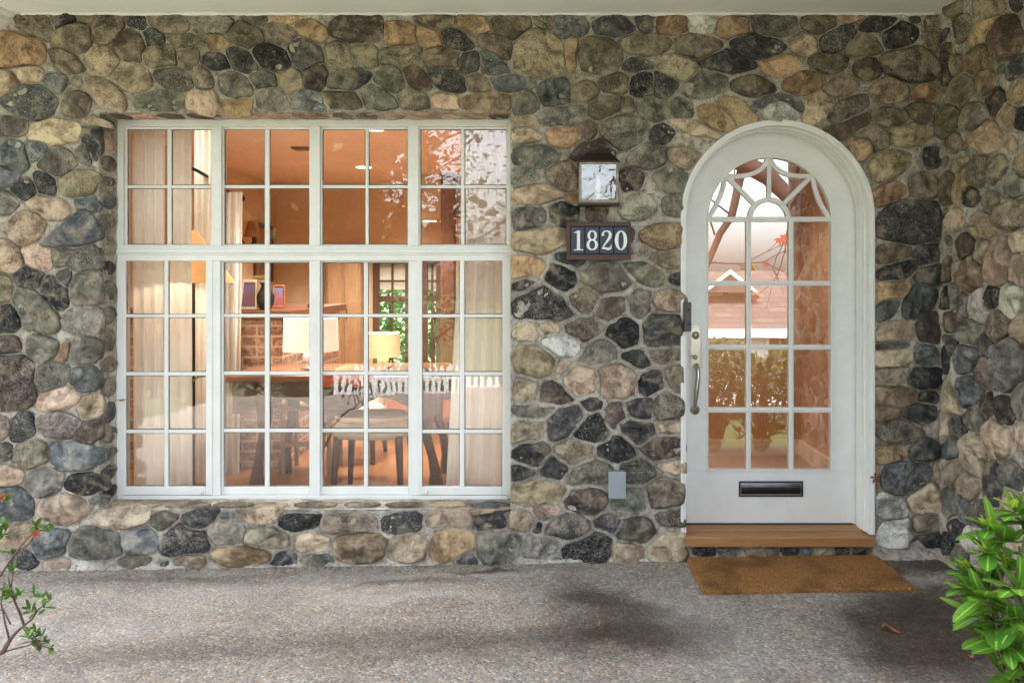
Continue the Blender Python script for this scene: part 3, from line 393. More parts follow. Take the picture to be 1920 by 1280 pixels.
def gvert(i,j):
    if (i,j) in vid: return vid[(i,j)]
    x,y=snap(xs[i],ys[j]); X,_,Z=W(x,y); Y=0
    edge=min(abs(xs[i]-WX0),abs(xs[i]-WX1)) if WZT-3<ys[j]<WZB+3 else 9
    k=.0 if edge<1 else 1
    p=Vector((X*7,Z*7,3)); Y-= (.004*noise.noise(p)+.005*noise.noise(p*4.1)+.0045*noise.noise(p*11)+joint(levF,x,y,OX,OY,CE))*k
    hgt=Z-gz(X); base=.10 if (X>1.68) else .03
    if hgt<base: Y-= (.02 if X<1.68 else .06)*(1-max(0,hgt)/base)**2*(1+.6*noise.noise(Vector((X*5,2,0)))) if not(.70<X<1.68) else 0
    vid[(i,j)]=len(gv); gv.append((X,Y,Z)); return vid[(i,j)]
for i in range(len(xs)-1):
    for j in range(len(ys)-1):
        if hole((xs[i]+xs[i+1])/2,(ys[j]+ys[j+1])/2): continue
        gf.append((gvert(i,j),gvert(i+1,j),gvert(i+1,j+1),gvert(i,j+1)))
sw.quads(gv,gf,(1,1,1,0))
# reveals of the window opening (left, right, lintel underside, sloped sill)
def sheet(P,Q,Rr,Sx,nu,nv,amp,nrm):
    vs=[];fs=[]
    for a in range(nu+1):
        for b in range(nv+1):
            u,t=a/nu,b/nv; p=Vector(P).lerp(Vector(Q),u).lerp(Vector(Sx).lerp(Vector(Rr),u),t)
            k=min(1,4*min(u,1-u,t*1.0+.0,1-t)+.0); p+=Vector(nrm)*amp*noise.noise(p*12)*k; vs.append(tuple(p))
    for a in range(nu):
        for b in range(nv): q=a*(nv+1)+b; fs.append((q,q+1,q+nv+2,q+nv+1))
    return vs,fs
WD=.18; xl,_,zt=W(WX0,WZT); xr,_,zb=W(WX1,WZB)
zbi=zb+.012
for args in (((xl,0,zb),(xl,WD+.06,zb),(xl,WD+.06,zt),(xl,0,zt),16,90,.012,(1,0,0)),((xr,0,zb),(xr,WD+.06,zb),(xr,WD+.06,zt),(xr,0,zt),16,90,.008,(-1,0,0)),
             ((xl,0,zt),(xr,0,zt),(xr,WD+.06,zt),(xl,WD+.06,zt),130,12,.006,(0,0,-1)),((xl,0,zb),(xr,0,zb),(xr,WD+.06,zbi),(xl,WD+.06,zbi),130,12,.006,(0,0,1))):
    vs,fs=sheet(args[0],args[1],args[2],args[3],args[4],args[5],args[6],args[7]); sw.quads(vs,fs,(1,1,1,0))
# solid core behind the facing
core=MB(); Y0,Y1=.07,.30; xa=W(-330,0)[0]; za,zc=-.3,2.95
dl,dr_=W(DCX-rr,0)[0],W(DCX+rr,0)[0]; dzt=W(0,DCY-rr)[2]; dzb=.11
core.box((xa,Y0,za),(xl-.004,Y1,zc)).box((xl-.004,Y0,za),(xr+.004,Y1,zb-.02)).box((xl-.004,Y0,zt+.02),(xr+.004,Y1,zc)).box((xr+.004,Y0,za),(dl-.02,Y1,zc))
core.box((dl-.02,Y0,dzt+.02),(dr_+.02,Y1,zc)).box((dr_+.02,Y0,za),(XC+.3,Y1,zc)).box((dl-.02,Y0,za),(dr_+.02,Y1,.06))
sw.quads(core.v,core.f,(1,1,1,0))
nm=len(sw.f)
f3=lambda x,y,h:(x,-h,y)
def clampdoor(p):
    out=[]
    for x,y in p:
        if 1266<x<1295 and DCY-20<y<1000: x+=(x-1266)*.2
        if y<DCY and x>DCX-DR-40:
            d=math.hypot(x-DCX,y-DCY); m=rr-1.5
            if d<m: x,y=DCX+(x-DCX)*m/d,DCY+(y-DCY)*m/d
        elif y<1020 and DCX-DR-4<x<DCX+DR+4:
            x=min(x,DCX-DR+1.5) if x<DCX else max(x,DCX+DR+5)
        if WZT<y<WZB and x<960 and x>200: x=959 if x>600 else x
        out.append((x,y))
    return out
for c_,p in front:
    p=clampdoor(p) if c_ else p
    sw.stone([(W(a,b)[0],W(a,b)[2]) for a,b in p],c_,f3)
# stones wrapped into the window's left reveal
yy=zb+.03
while yy<zt-.05:
    hh=rnd.uniform(.06,.15); hh=min(hh,zt-yy-.01)
    p=blobpoly(rnd.uniform(.075,.095),yy+hh/2,.075,hh*.45,0,9,.1)
    sw.stone(p,rnd.choice('DKGNBYGTG'),lambda x,y,h:(xl+h*.8,x,y),.8,22); yy+=hh+.015
x_=xl+.03
while x_<xr-.05:
    ww=rnd.uniform(.09,.26); ww=min(ww,xr-x_-.01)
    sw.stone(blobpoly(x_+ww/2,rnd.uniform(.05,.07),ww*.47,.045,0,10,.12),rnd.choice('PGDTBYLGM'),lambda x,y,h:(x,y,zb+.006+h*.35+y*.05),.7,22); x_+=ww+.012
x_=xl+.02
while x_<xr-.05:                          # reddish flat lintel stones under the opening's top
    ww=rnd.uniform(.09,.24); ww=min(ww,xr-x_-.01)
    sw.stone(blobpoly(x_+ww/2,.085,ww*.48,.085,0,10,.10),rnd.choice('RPRYP'),lambda x,y,h:(x,y,zt-h*.25),.6,22); x_+=ww+.008
o=sw.build('stone_wall',[mortar_m,stone_m],nm)
tag(o,'front house wall of rounded river stones in pale mortar around the window and door','wall')
# ---------------- side wall ----------------
sv=StoneMesh(); nu=300; nv=380
occS=np.zeros((400,320),bool)
for c_,p in side: stamp(occS,grow(p,EX*.99),-2.4,-.2,.008)
levS=distlev(occS)
vs,fs=[],[]
for a in range(nu+1):
    for b in range(nv+1):
        Y=.0-2.3*a/nu; Z=-.15+3.05*b/nv; q=Vector((Y*7,Z*7,9)); X=XC-(.004*noise.noise(q)+.005*noise.noise(q*4.1)+.0045*noise.noise(q*11)+joint(levS,Y,Z,-2.4,-.2,.008))
        hg=Z-gz(XC)
        if hg<.04: X-=.03*(1-max(0,hg)/.04)**2
        vs.append((X,Y,Z))
for a in range(nu):
    for b in range(nv): q=a*(nv+1)+b; fs.append((q,q+1,q+nv+2,q+nv+1))
sv.quads(vs,fs,(1,1,1,0)); bx=MB().box((XC+.02,-2.3,-.3),(XC+.32,.06,2.95)); sv.quads(bx.v,bx.f,(1,1,1,0)); nm=len(sv.f)
for c_,p in side: sv.stone(p,c_,lambda x,y,h:(XC-h,x,y))
o=sv.build('stone_wall',[mortar_m,stone_m],nm); tag(o,'side wall of river stones running toward the viewer at the right corner','wall')
# ---------------- porch ceiling ----------------
ZC=W(0,27)[2]
pc=MB().box((-4.2,-2.0,ZC),(XC+.3,.04,ZC+.12)).build('porch_ceiling',ceil_m); tag(pc,'pale painted porch ceiling above the stone wall','ceiling')
mb=MB().box((-4.2,-2.12,ZC-.10),(XC+.3,-2.0,ZC+.22)); mb.build('fascia',white_m,pc,bevel=.004)
mb=MB(); X0=W(31,0)[0]
prof=[(0,0),(-.012,-.012),(-.03,-.02),(-.04,-.04),(-.055,-.05),(-.075,-.085),(-.10,-.10),(-.12,-.13),(-.3,-.14),(-.3,0)]
n=len(prof); vs=[(X0+a,y_,ZC-.001+b) for y_ in (.03,-1.99) for a,b in prof]
mb.add(vs,[tuple(range(n)),tuple(range(2*n-1,n-1,-1))]+[(i,(i+1)%n,n+(i+1)%n,n+i) for i in range(n)]); mb.build('crown_moulding',white_m,pc)
cq=MB()                                   # ragged caulk line where the ceiling meets the stones
pts=[]; X=-2.75
while X<XC-.02: pts.append((X,-.012+rnd.uniform(-.006,.006),ZC-.002+rnd.uniform(-.003,.003))); X+=.035
cq.tube(pts,[.008+.006*abs(noise.noise(Vector((p[0]*6,1,1)))) for p in pts],6).build('caulk_line',white_m,pc,smooth=True)
# ---------------- window ----------------
wg=glass('window_glass',.14,.10,5.0,(.97,.985,.97)); 
win=empty('casement_window','large white multi pane window with two side casements set in the stone wall','window')
def q(mb,x0,y0,x1,y1,Y0,Y1): return mb.pbox(x0,y0,x1,y1,Y0,Y1,WD)
FB=WD+.075
fr=MB(); q(fr,204,224,231,938,WD-.004,FB); q(fr,952,224,985,938,WD-.004,FB); q(fr,231,224,952,237,WD-.003,FB); q(fr,231,928,952,939,WD-.012,FB)
for a,b in ((396,415),(580,600),(765,785)): q(fr,a,237,b,461,WD-.002,FB-.002)
for a,b in ((398,413),(580,600),(767,783)): q(fr,a,487,b,928,WD-.002,FB-.002)
fr.build('window_frame',white_m,win,bevel=.003)
tr=MB(); q(tr,206,461,978,489,WD-.012,FB-.004); q(tr,206,468,980,474,WD-.032,WD-.01); q(tr,206,474,980,478,WD-.022,WD-.01)
tr.build('transom_bar',white_m,win,bevel=.002)
sl_=MB(); a=W(207,937,WD); b=W(960,937,WD); sl_.add([(a[0],WD-.045,a[2]-.012),(b[0]+.08,WD-.045,b[2]-.012),(b[0]+.08,WD+.02,b[2]+.02),(a[0],WD+.02,a[2]+.02),(a[0],WD-.045,a[2]-.022),(b[0]+.08,WD-.045,b[2]-.022),(b[0]+.08,WD+.02,b[2]-.022),(a[0],WD+.02,a[2]-.022)],[(0,1,2,3),(7,6,5,4),(0,4,5,1),(1,5,6,2),(2,6,7,3),(3,7,4,0)])
sl_.build('sill',white_m,win,bevel=.002)
putty=simple('old_putty',(112,106,96),.85,var=.4,vs=18)
def panes(parent,name,cols,rows,muw,Yg,outer,stile=None,extra=''):
    """cols/rows: pane spans (px at window plane). outer: sash outer rect"""
    m=MB(); ox0,oy0,ox1,oy1=outer; Ya,Yb=Yg-.018,Yg+.016
    q(m,ox0,oy0,cols[0][0],oy1,Ya,Yb); q(m,cols[-1][1],oy0,ox1,oy1,Ya,Yb)
    q(m,cols[0][0],oy0,cols[-1][1],rows[0][0],Ya,Yb); q(m,cols[0][0],rows[-1][1],cols[-1][1],oy1,Ya,Yb)
    for i in range(len(cols)-1): q(m,cols[i][1],rows[0][0],cols[i+1][0],rows[-1][1],Ya+.006,Yb-.004)
    for j in range(len(rows)-1):
        for i in range(len(cols)): q(m,cols[i][0],rows[j][1],cols[i][1],rows[j+1][0],Ya+.007,Yb-.005)
    sash=m.build(name,white_m,parent,bevel=.0035)
    g=MB()
    for (a,b) in cols:
        for (c_,d_) in rows:
            t1,t2=rnd.uniform(-.0022,.0022),rnd.uniform(-.0022,.0022)
            A=W(a-2,c_-2,WD); Bb=W(b+2,d_+2,WD)
            g.add([(A[0],Yg+t1,Bb[2]),(Bb[0],Yg-t1,Bb[2]),(Bb[0],Yg-t1+t2,A[2]),(A[0],Yg+t1+t2,A[2])],[(0,1,2,3)])
    g.build('pane_glass',wg,sash,fix=False)
    u=MB()
    for (a,b) in cols:
        for (c_,d_) in rows:
            A=W(a-.5,c_-.5,WD); Bb=W(b+.5,d_+.5,WD); x0,z1,x1,z0=A[0],A[2],Bb[0],Bb[2]; t=.0042
            o_=[(x0,z0),(x0,z1),(x1,z1),(x1,z0)]; i_=[(x0+t*rnd.uniform(.6,1.5),z0+t*rnd.uniform(.8,1.6)),(x0+t*rnd.uniform(.6,1.5),z1-t*rnd.uniform(.6,1.6)),(x1-t*rnd.uniform(.6,1.5),z1-t*rnd.uniform(.6,1.6)),(x1-t*rnd.uniform(.6,1.5),z0+t*rnd.uniform(.8,1.6))]
            u.strip(o_,i_,Yg-.006,Yg-.003,True)
    u.build('putty_line',putty,sash)
    return sash
R1=[(238,346),(352,461)]; R2=[(482,589),(595,697),(704,805),(812,915)]; R3=[(488,589),(595,697),(704,805),(812,911)]
for cols,o_ in (([(232,309),(317,395)],(231,237,396,461)),([(415,493),(502,580)],(414,237,581,461)),([(600,683),(689,765)],(599,237,766,461)),([(785,863),(870,951)],(784,237,952,461))):
    cc=[(max(a,o_[0]+3),min(b,o_[2]-3)) for a,b in cols]; panes(win,'upper_sash',cc,[(241,346),(352,458)],7,WD+.038,o_)
for cols,o_ in (([(416,493),(502,578)],(413,489,580,928)),([(602,680),(688,764)],(600,489,767,928))):
    panes(win,'fixed_sash',cols,[(492,589),(595,697),(704,805),(812,914)],7,WD+.038,o_)
for cols,o_,hx in (([(237,308),(316,387)],(219,476,399,927),380),([(792,862),(871,942)],(782,476,961,927),800)):
    s_=panes(win,'casement_sash',cols,[(488,589),(595,697),(704,805),(812,911)],7,WD+.008,o_)
    k=W(hx,921,WD); MB().lathe((k[0],WD-.01,k[2]),[(.0,.014),(.008,.012),(.011,.006),(.006,0)],14,'y').build('knob',white_m,s_,smooth=True)
bronze=simple('pale_bronze',(150,146,128),.4,.6)
for sx,px in ((1,360),(-1,806)):
    p0=[(0,0),(10,-9),(26,-12),(28,-26)] if sx==1 else [(12,12),(8,-8),(-4,-22),(-14,-26),(-16,-38)]
    pts=[W(px+a,716+b,WD+.1) for a,b in p0]
    MB().tube(pts,[.004,.006,.008,.007,.006][:len(pts)],8).build('latch_handle',bronze,win,smooth=True)
# ---------------- door ----------------
DD=.15
def warc(cx,cy,r,ref,a0,a1,n):
    out=[]
    for i in range(n+1):
        a=R(a0+(a1-a0)*i/n); x,_,z=W(cx+r*math.cos(a),cy-r*math.sin(a),ref); out.append((x,z))
    return out
def outline(cx,cy,r,ref,bot,n=40):         # arch outline from bottom left over the top to bottom right
    a=warc(cx,cy,r,ref,180,0,n); x0=a[0][0]; x1=a[-1][0]; zb_=W(0,bot,ref)[2]
    return [(x0,zb_)]+a+[(x1,zb_)]
door=empty('front_door','white arch topped front door with glass panes and fan light muntins','door')
df=MB()
botz=W(0,1001)[2]
def setb(o_,z): return [(o_[0][0],z)]+o_[1:-1]+[(o_[-1][0],z)]
def ring(r0,r1,Y0,Y1,mb): mb.strip(setb(outline(DCX,DCY,r0,0,1000),.135),setb(outline(DCX,DCY,r1,0,1000),.135),Y0,Y1)
ring(171,179.5,-.012,.04,df); ring(176,181.5,-.018,-.010,df); ring(168.5,180,.035,.07,df); ring(166.5,180,.07,.135,df); ring(160,180,.172,.22,df); ring(170,180,.135,.172,df)
df.build('door_frame',white_m,door,bevel=.002)
LX,LY=VX+(DCX-VX)*D/(D+DD),VY-(VY-DCY)*D/(D+DD)   # arch centre seen at the leaf plane
LR=DR*D/(D+DD)-.5
leaf=MB(); A=outline(LX,LY,LR,DD,981); Bo=outline(1443,LY,117,DD,882)
zb0=W(0,982,DD)[2]; zg=W(0,882,DD)[2]
A1=setb(A,zg); leaf.strip(A1,Bo,DD,DD+.045)
leaf.box((A[0][0],DD,zb0),(A[-1][0],DD+.045,zg))
# raised putty moulding round the glass
leafo=leaf.build('door_leaf',white_m,door,bevel=.003)
mo=MB(); gi=outline(1443,LY,118,DD,883); gj=outline(1443,LY,115,DD,880); mo.strip(gi,gj,DD-.006,DD+.03,True)
def dbar(x0,y0,x1,y1,w,Yf=DD+.002,Yb=DD+.03):
    a=W(x0,y0,DD); b=W(x1,y1,DD); d=Vector((b[0]-a[0],b[2]-a[2])).normalized(); nn=Vector((-d.y,d.x))*(w/2/(F/(D+DD)))
    mo.poly([(a[0]+nn.x,a[2]+nn.y),(b[0]+nn.x,b[2]+nn.y),(b[0]-nn.x,b[2]-nn.y),(a[0]-nn.x,a[2]-nn.y)],Yf,Yb)
    mo.poly([(a[0]+nn.x*.35,a[2]+nn.y*.35),(b[0]+nn.x*.35,b[2]+nn.y*.35),(b[0]-nn.x*.35,b[2]-nn.y*.35),(a[0]-nn.x*.35,a[2]-nn.y*.35)],Yf-.006,Yf-.0005)
def dcurve(pts,w,Yf=DD+.004,Yb=DD+.03):
    P=[Vector((W(a,b,DD)[0],W(a,b,DD)[2])) for a,b in pts]
    for ww,ya,yb in ((w/2,Yf,Yb),(w*.17,Yf-.006,Yf-.0005)):
        A_,B_=[],[]
        for i,p in enumerate(P):
            t=(P[min(i+1,len(P)-1)]-P[max(i-1,0)]).normalized(); nn=Vector((-t.y,t.x))*(ww/(F/(D+DD))); A_.append(tuple(p+nn)); B_.append(tuple(p-nn))
        mo.strip(A_,B_,ya,yb)
dbar(1404,411,1404,882,9); dbar(1484,411,1484,882,9)
for y_ in (411,531,651,769): dbar(1327,y_,1559,y_,9,DD+.0035)
dcurve([(1443+36*math.cos(R(a)),410-36*math.sin(R(a))) for a in range(0,181,10)],9)
dbar(1443,376,1443,292,8,DD+.006)
for sx in (-1,1):
    dbar(1443+sx*26,384,1443+sx*80,330,8,DD+.005)
    b=lambda p0,p1,p2:[((1-t)**2*p0[0]+2*t*(1-t)*p1[0]+t*t*p2[0],(1-t)**2*p0[1]+2*t*(1-t)*p1[1]+t*t*p2[1]) for t in [i/12 for i in range(13)]]
    dcurve(b((1443+sx*2,296),(1443+sx*14,336),(1443+sx*82,329)),8,DD+.0055)
    dcurve(b((1443+sx*82,329),(1443+sx*88,375),(1443+sx*115,409)),8,DD+.0065)
mo.build('muntins',white_m,leafo,bevel=.0015)
dg=glass('door_glass',.36,.06,2.2,(.98,.97,.95)); g=MB()
A=outline(1443,LY,117,DD+.02,882); g.add([(p[0],DD+.02,p[1]) for p in A],[tuple(range(len(A)))]); g.build('glass',dg,leafo,fix=False)
# mail slot
blk=simple('black_enamel',(22,24,32),.18,.0,bs=.5,bsc=25,bd=.004,coat=1)
ms=MB(); ms.pbox(1385,901,1505,904,DD-.008,DD-.0005,DD); ms.pbox(1385,927,1505,930,DD-.008,DD-.0005,DD); ms.pbox(1385,904,1388,927,DD-.008,DD-.0005,DD); ms.pbox(1502,904,1505,927,DD-.008,DD-.0005,DD)
mso=ms.build('mail_slot',blk,leafo,bevel=.0015)
fl=MB(); a=W(1389,905,DD); b=W(1501,926,DD)
for k in range(6):
    z0=a[2]+(b[2]-a[2])*k/6; z1=a[2]+(b[2]-a[2])*(k+1)/6; y0=DD-.004-.005*math.sin(math.pi*k/6); y1=DD-.004-.005*math.sin(math.pi*(k+1)/6)
    fl.add([(a[0],y0,z0),(b[0],y0,z0),(b[0],y1,z1),(a[0],y1,z1)],[(0,1,2,3)])
fl.build('flap',blk,mso,smooth=True)
# handle set
nick=simple('satin_nickel',(196,192,182),.28,1.0,var=.05,bs=.06)
hp=MB(); c1=W(1303.5,649,DD)
def rrect(cx,cz,hw,hh,top):
    pts=[]
    for i in range(13): a_=R(180-15*i); pts.append((cx+hw*math.cos(a_),cz+hh-top+top*math.sin(a_)))
    pts+=[(cx+hw,cz-hh+.006),(cx+hw-.006,cz-hh),(cx-hw+.006,cz-hh),(cx-hw,cz-hh+.006)]; return pts
hp.poly(rrect(c1[0],c1[2],.034,.118,.03),DD-.006,DD-.0005)
hpo=hp.build('handle_plate',nick,leafo,bevel=.002)
hp=MB().poly(rrect(c1[0],c1[2],.026,.108,.024),DD-.011,DD-.0065); hp.build('inner_plate',nick,hpo,bevel=.002)
k=W(1303.5,628,DD); MB().lathe((k[0],DD-.011,k[2]),[(.0,.016),(.011,.015),(.013,.012),(.018,.009),(.021,.004),(.021,0)],28,'y').build('lock_cylinder',nick,hpo,smooth=True)
k2=W(1303.5,628,DD); MB().box((k2[0]-.0015,DD-.0285,k2[2]-.005),(k2[0]+.0015,DD-.026,k2[2]+.005)).build('keyhole',blk,hpo)
p=[W(1304,668,DD-.012),W(1304,671,DD-.03),W(1304,669,DD-.05),W(1304,671,DD-.058)]; MB().tube(p,[.006,.008,.012,.009],10).build('thumb_latch',nick,hpo,smooth=True)
g_=[(1304,683,-.012),(1306,684,-.035),(1308,690,-.052),(1309,700,-.06),(1308,715,-.062),(1306,735,-.06),(1304,752,-.05),(1303,762,-.035),(1303,768,-.008)]
MB().tube([W(a_,b_,DD+c_) for a_,b_,c_ in g_],[.009,.010,.011,.0125,.0135,.0125,.0105,.009,.011],14).build('grip',nick,hpo,smooth=True)
k=W(1303,768,DD); MB().lathe((k[0],DD,k[2]),[(.0,.016),(.008,.014),(.012,.009),(.022,.007),(.026,.003),(.026,0)],28,'y').build('rosette',nick,hpo,smooth=True)
# threshold
oak=wood('oak_threshold',(134,92,54),(182,134,84),(2.5,22,22),.5,3,.4)
th=MB(); x0,x1=W(1280,0)[0]+.002,W(1637,0)[0]; zt_=W(0,1001,0)[2]
th.box((x0,-.035,.076),(x1,.055,zt_-.004)).box((x0+.012,.058,.09),(x1-.03,.20,zt_+.005)); th.build('threshold',oak,door,bevel=.006)
MB().box((x0+.03,DD-.004,zt_+.006),(x1-.05,DD+.03,zt_+.013)).build('door_sweep',simple('dark_rubber',(40,38,36),.8),door)
# doorbell camera
db=empty('doorbell','slim black video doorbell on the white left door jamb beside the stones','doorbell')
a=W(1279,566); b=W(1293,620); m=MB().box((a[0],-.055,b[2]),(b[0],-.0185,a[2])); m.build('housing',simple('black_plastic',(16,17,19),.3,bs=.05,coat=.4),db,bevel=.004)
c_=W(1287,606); MB().lathe((c_[0],-.055,c_[2]),[(0,.003),(.009,.0028),(.0105,0)],20,'y').build('button',simple('grey_button',(58,62,68),.3),db,smooth=True)
c_=W(1287,580); MB().lathe((c_[0],-.055,c_[2]),[(0,.004),(.004,.0035),(.007,0)],16,'y').build('lens',blk,db,smooth=True)
# ---------------- wall lantern ----------------
brz=simple('dark_bronze',(58,50,44),.42,.7,bs=.2); brs=simple('weathered_brass',(128,120,100),.4,.55,var=.25,vs=30)
ln=empty('wall_lantern','dark bronze box lantern with rippled glass mounted on the stones beside the door','lantern')
LYf=-.15; LYb=-.03
def LW(px,py,Y): return W(px,py,Y)
# front frame lies at depth LYf
def lb(mb,x0,y0,x1,y1,Y0,Y1): return mb.pbox(x0,y0,x1,y1,Y0,Y1,LYf)
m=MB(); MB
lb(m,1086,304,1090.5,380,LYf,LYf+.008); lb(m,1155.5,304,1160,380,LYf,LYf+.008); lb(m,1090.5,304,1155.5,308,LYf,LYf+.008); lb(m,1090.5,374,1155.5,380,LYf,LYf+.008)
a=W(1086,304,LYf); b=W(1160,380,LYf)
for xx in (a[0],b[0]-.008): m.box((xx,LYb-.008,b[2]),(xx+.008,LYb,a[2])); m.box((xx,LYf+.008,b[2]),(xx+.008,LYb-.008,b[2]+.012)); m.box((xx,LYf+.008,a[2]-.01),(xx+.008,LYb-.008,a[2]))
m.build('lantern_frame',brs,ln,bevel=.001)
m=MB().box((a[0]-.004,LYf-.004,b[2]-.012),(b[0]+.004,LYb,b[2]-.0005)).box((a[0]+.01,LYb,b[2]-.01),(b[0]-.01,.012,a[2]+.03)); m.build('backplate',brz,ln,bevel=.002)
m=MB(); e=.006
def fru(x0,x1,y0,y1,z0,X0,X1,Y0_,Y1_,z1):
    m.add([(x0,y0,z0),(x1,y0,z0),(x1,y1,z0),(x0,y1,z0),(X0,Y0_,z1),(X1,Y0_,z1),(X1,Y1_,z1),(X0,Y1_,z1)],[(0,3,2,1),(4,5,6,7),(0,1,5,4),(1,2,6,5),(2,3,7,6),(3,0,4,7)])
fru(a[0]-e,b[0]+e,LYf-e,LYb,a[2]+.0005,a[0]-e,b[0]+e,LYf-e,LYb,a[2]+.007)
fru(a[0]-e+.003,b[0]+e-.003,LYf-e+.003,LYb-.002,a[2]+.0075,a[0]+.036,b[0]-.036,LYf+.035,LYb-.02,a[2]+.052)
fru(a[0]+.034,b[0]-.034,LYf+.033,LYb-.018,a[2]+.0525,a[0]+.034,b[0]-.034,LYf+.033,LYb-.018,a[2]+.058)
m.build('roof_cap',brz,ln,bevel=.0015)
lgm=glass('seedy_glass',.18,.3,16,(.93,.96,.97),.03,.012)
m=MB(); zt2,zb2=a[2]-.01,b[2]+.014
m.add([(a[0]+.012,LYf+.004,zb2),(b[0]-.012,LYf+.004,zb2),(b[0]-.012,LYf+.004,zt2),(a[0]+.012,LYf+.004,zt2)],[(0,1,2,3)])
for xx in (a[0]+.004,b[0]-.004): m.add([(xx,LYf+.008,b[2]+.012),(xx,LYb-.008,b[2]+.012),(xx,LYb-.008,a[2]-.01),(xx,LYf+.008,a[2]-.01)],[(0,1,2,3)])
m.build('lantern_glass',lgm,ln,fix=False)
cx_=(a[0]+b[0])/2; cy_=(LYf+LYb)/2
MB().lathe((cx_,cy_,b[2]+.002),[(0,0),(.014,0),(.014,.05),(.01,.055),(0,.055)],16).build('socket',simple('white_socket',(210,205,190),.5),ln,smooth=False)
MB().lathe((cx_,cy_,b[2]+.058),[(.009,0),(.014,.012),(.016,.03),(.011,.055),(.004,.075),(0,.08)],18).build('bulb',simple('frosted_bulb',(225,225,220),.25),ln,smooth=True)
# ---------------- house number ----------------
hn=empty('house_number_sign','dark wood framed sign with blue tiles reading 1820 under the lantern','sign')
YS=-.055
wdk=wood('dark_sign_wood',(52,34,28),(92,64,52),(3,25,25),.6,4,.3)
m=MB(); m.pbox(1062,416,1183,424,YS,YS+.03,YS); m.pbox(1062,477,1183,487,YS-.002,YS+.03,YS); m.pbox(1062,424,1069,477,YS,YS+.03,YS); m.pbox(1178,424,1183,477,YS,YS+.03,YS); m.pbox(1069,424,1178,477,YS+.018,YS+.03,YS)
m.build('sign_frame',wdk,hn,bevel=.0015)
tilem=simple('navy_tile',(16,32,58),.45,0,var=.2,vs=20,bs=.2,coat=.1); dig=simple('white_enamel',(226,228,226),.35,var=.05)
def ribbon(mb,path,wd,ox,oz,s,y0,y1,closed=False):
    P=[Vector(p) for p in path]; A_,B_=[],[]
    for i,p_ in enumerate(P):
        if closed: t=(P[(i+1)%len(P)]-P[i-1]).normalized()
        else: t=(P[min(i+1,len(P)-1)]-P[max(i-1,0)]).normalized()
        nn=Vector((-t.y,t.x))*wd[i]/2; A_.append((ox+(p_.x+nn.x)*s,oz+(p_.y+nn.y)*s)); B_.append((ox+(p_.x-nn.x)*s,oz+(p_.y-nn.y)*s))
    mb.strip(A_,B_,y0,y1,closed)
def digit(mb,ch,ox,oz,s,y0,y1):
    E=lambda cx,cz,rx,rz,n=28:[(cx+rx*math.cos(2*math.pi*i/n),cz+rz*math.sin(2*math.pi*i/n)) for i in range(n)]
    Wd=lambda n,a_,b_:[a_+(b_-a_)*abs(math.cos(2*math.pi*i/n))**1.5 for i in range(n)]
    if ch=='0': ribbon(mb,E(0,0,.215,.44),Wd(28,.06,.17),ox,oz,s,y0,y1,True)
    if ch=='8':
        ribbon(mb,E(0,.235,.17,.215),Wd(28,.06,.12),ox,oz,s,y0,y1,True); ribbon(mb,E(0,-.215,.205,.235),Wd(28,.06,.14),ox,oz,s,y0-.0004,y1,True)
    if ch=='1':
        ribbon(mb,[(0.03,.47),(0.03,-.45)],[.15,.15],ox,oz,s,y0,y1); ribbon(mb,[(-.19,-.46),(.25,-.46)],[.05,.05],ox,oz,s,y0-.0004,y1); ribbon(mb,[(-.19,.36),(-.08,.39),(.04,.46)],[.03,.06,.05],ox,oz,s,y0-.0006,y1)
    if ch=='2':
        ribbon(mb,[(-.17,.22),(-.19,.31),(-.13,.41),(0,.45),(.12,.41),(.18,.30),(.16,.16),(.06,0),(-.08,-.18),(-.2,-.38)],[.14,.10,.07,.06,.10,.15,.15,.11,.08,.05],ox,oz,s,y0,y1)
        ribbon(mb,[(-.23,-.39),(-.08,-.38),(.08,-.42),(.19,-.38),(.23,-.22)],[.05,.10,.12,.10,.03],ox,oz,s,y0-.0004,y1)
for i,ch in enumerate('1820'):
    x0_=1070+i*27; t_=MB().pbox(x0_+.5,425,x0_+26.5,476,YS+.004,YS+.0175,YS); to=t_.build('number_tile',tilem,hn,bevel=.002)
    c_=W(x0_+13.5,450.5,YS); s_=39/(F/(D+YS)); mb=MB(); digit(mb,ch,c_[0],c_[2],s_,YS+.002,YS+.0038); mb.build('numeral',dig,to)
# ---------------- outlet box ----------------
ob=empty('outlet_box','small grey metal outlet cover low on the stone wall near the door','outlet')
gm=simple('galvanised_grey',(150,158,164),.45,.35,var=.06); YO=-.07
m=MB().pbox(1141,884,1174,935,YO,YO+.012,YO); m.build('cover',gm,ob,bevel=.002)
m=MB().pbox(1143,886,1172,933,YO+.0125,-.002,YO); m.build('back_box',gm,ob)
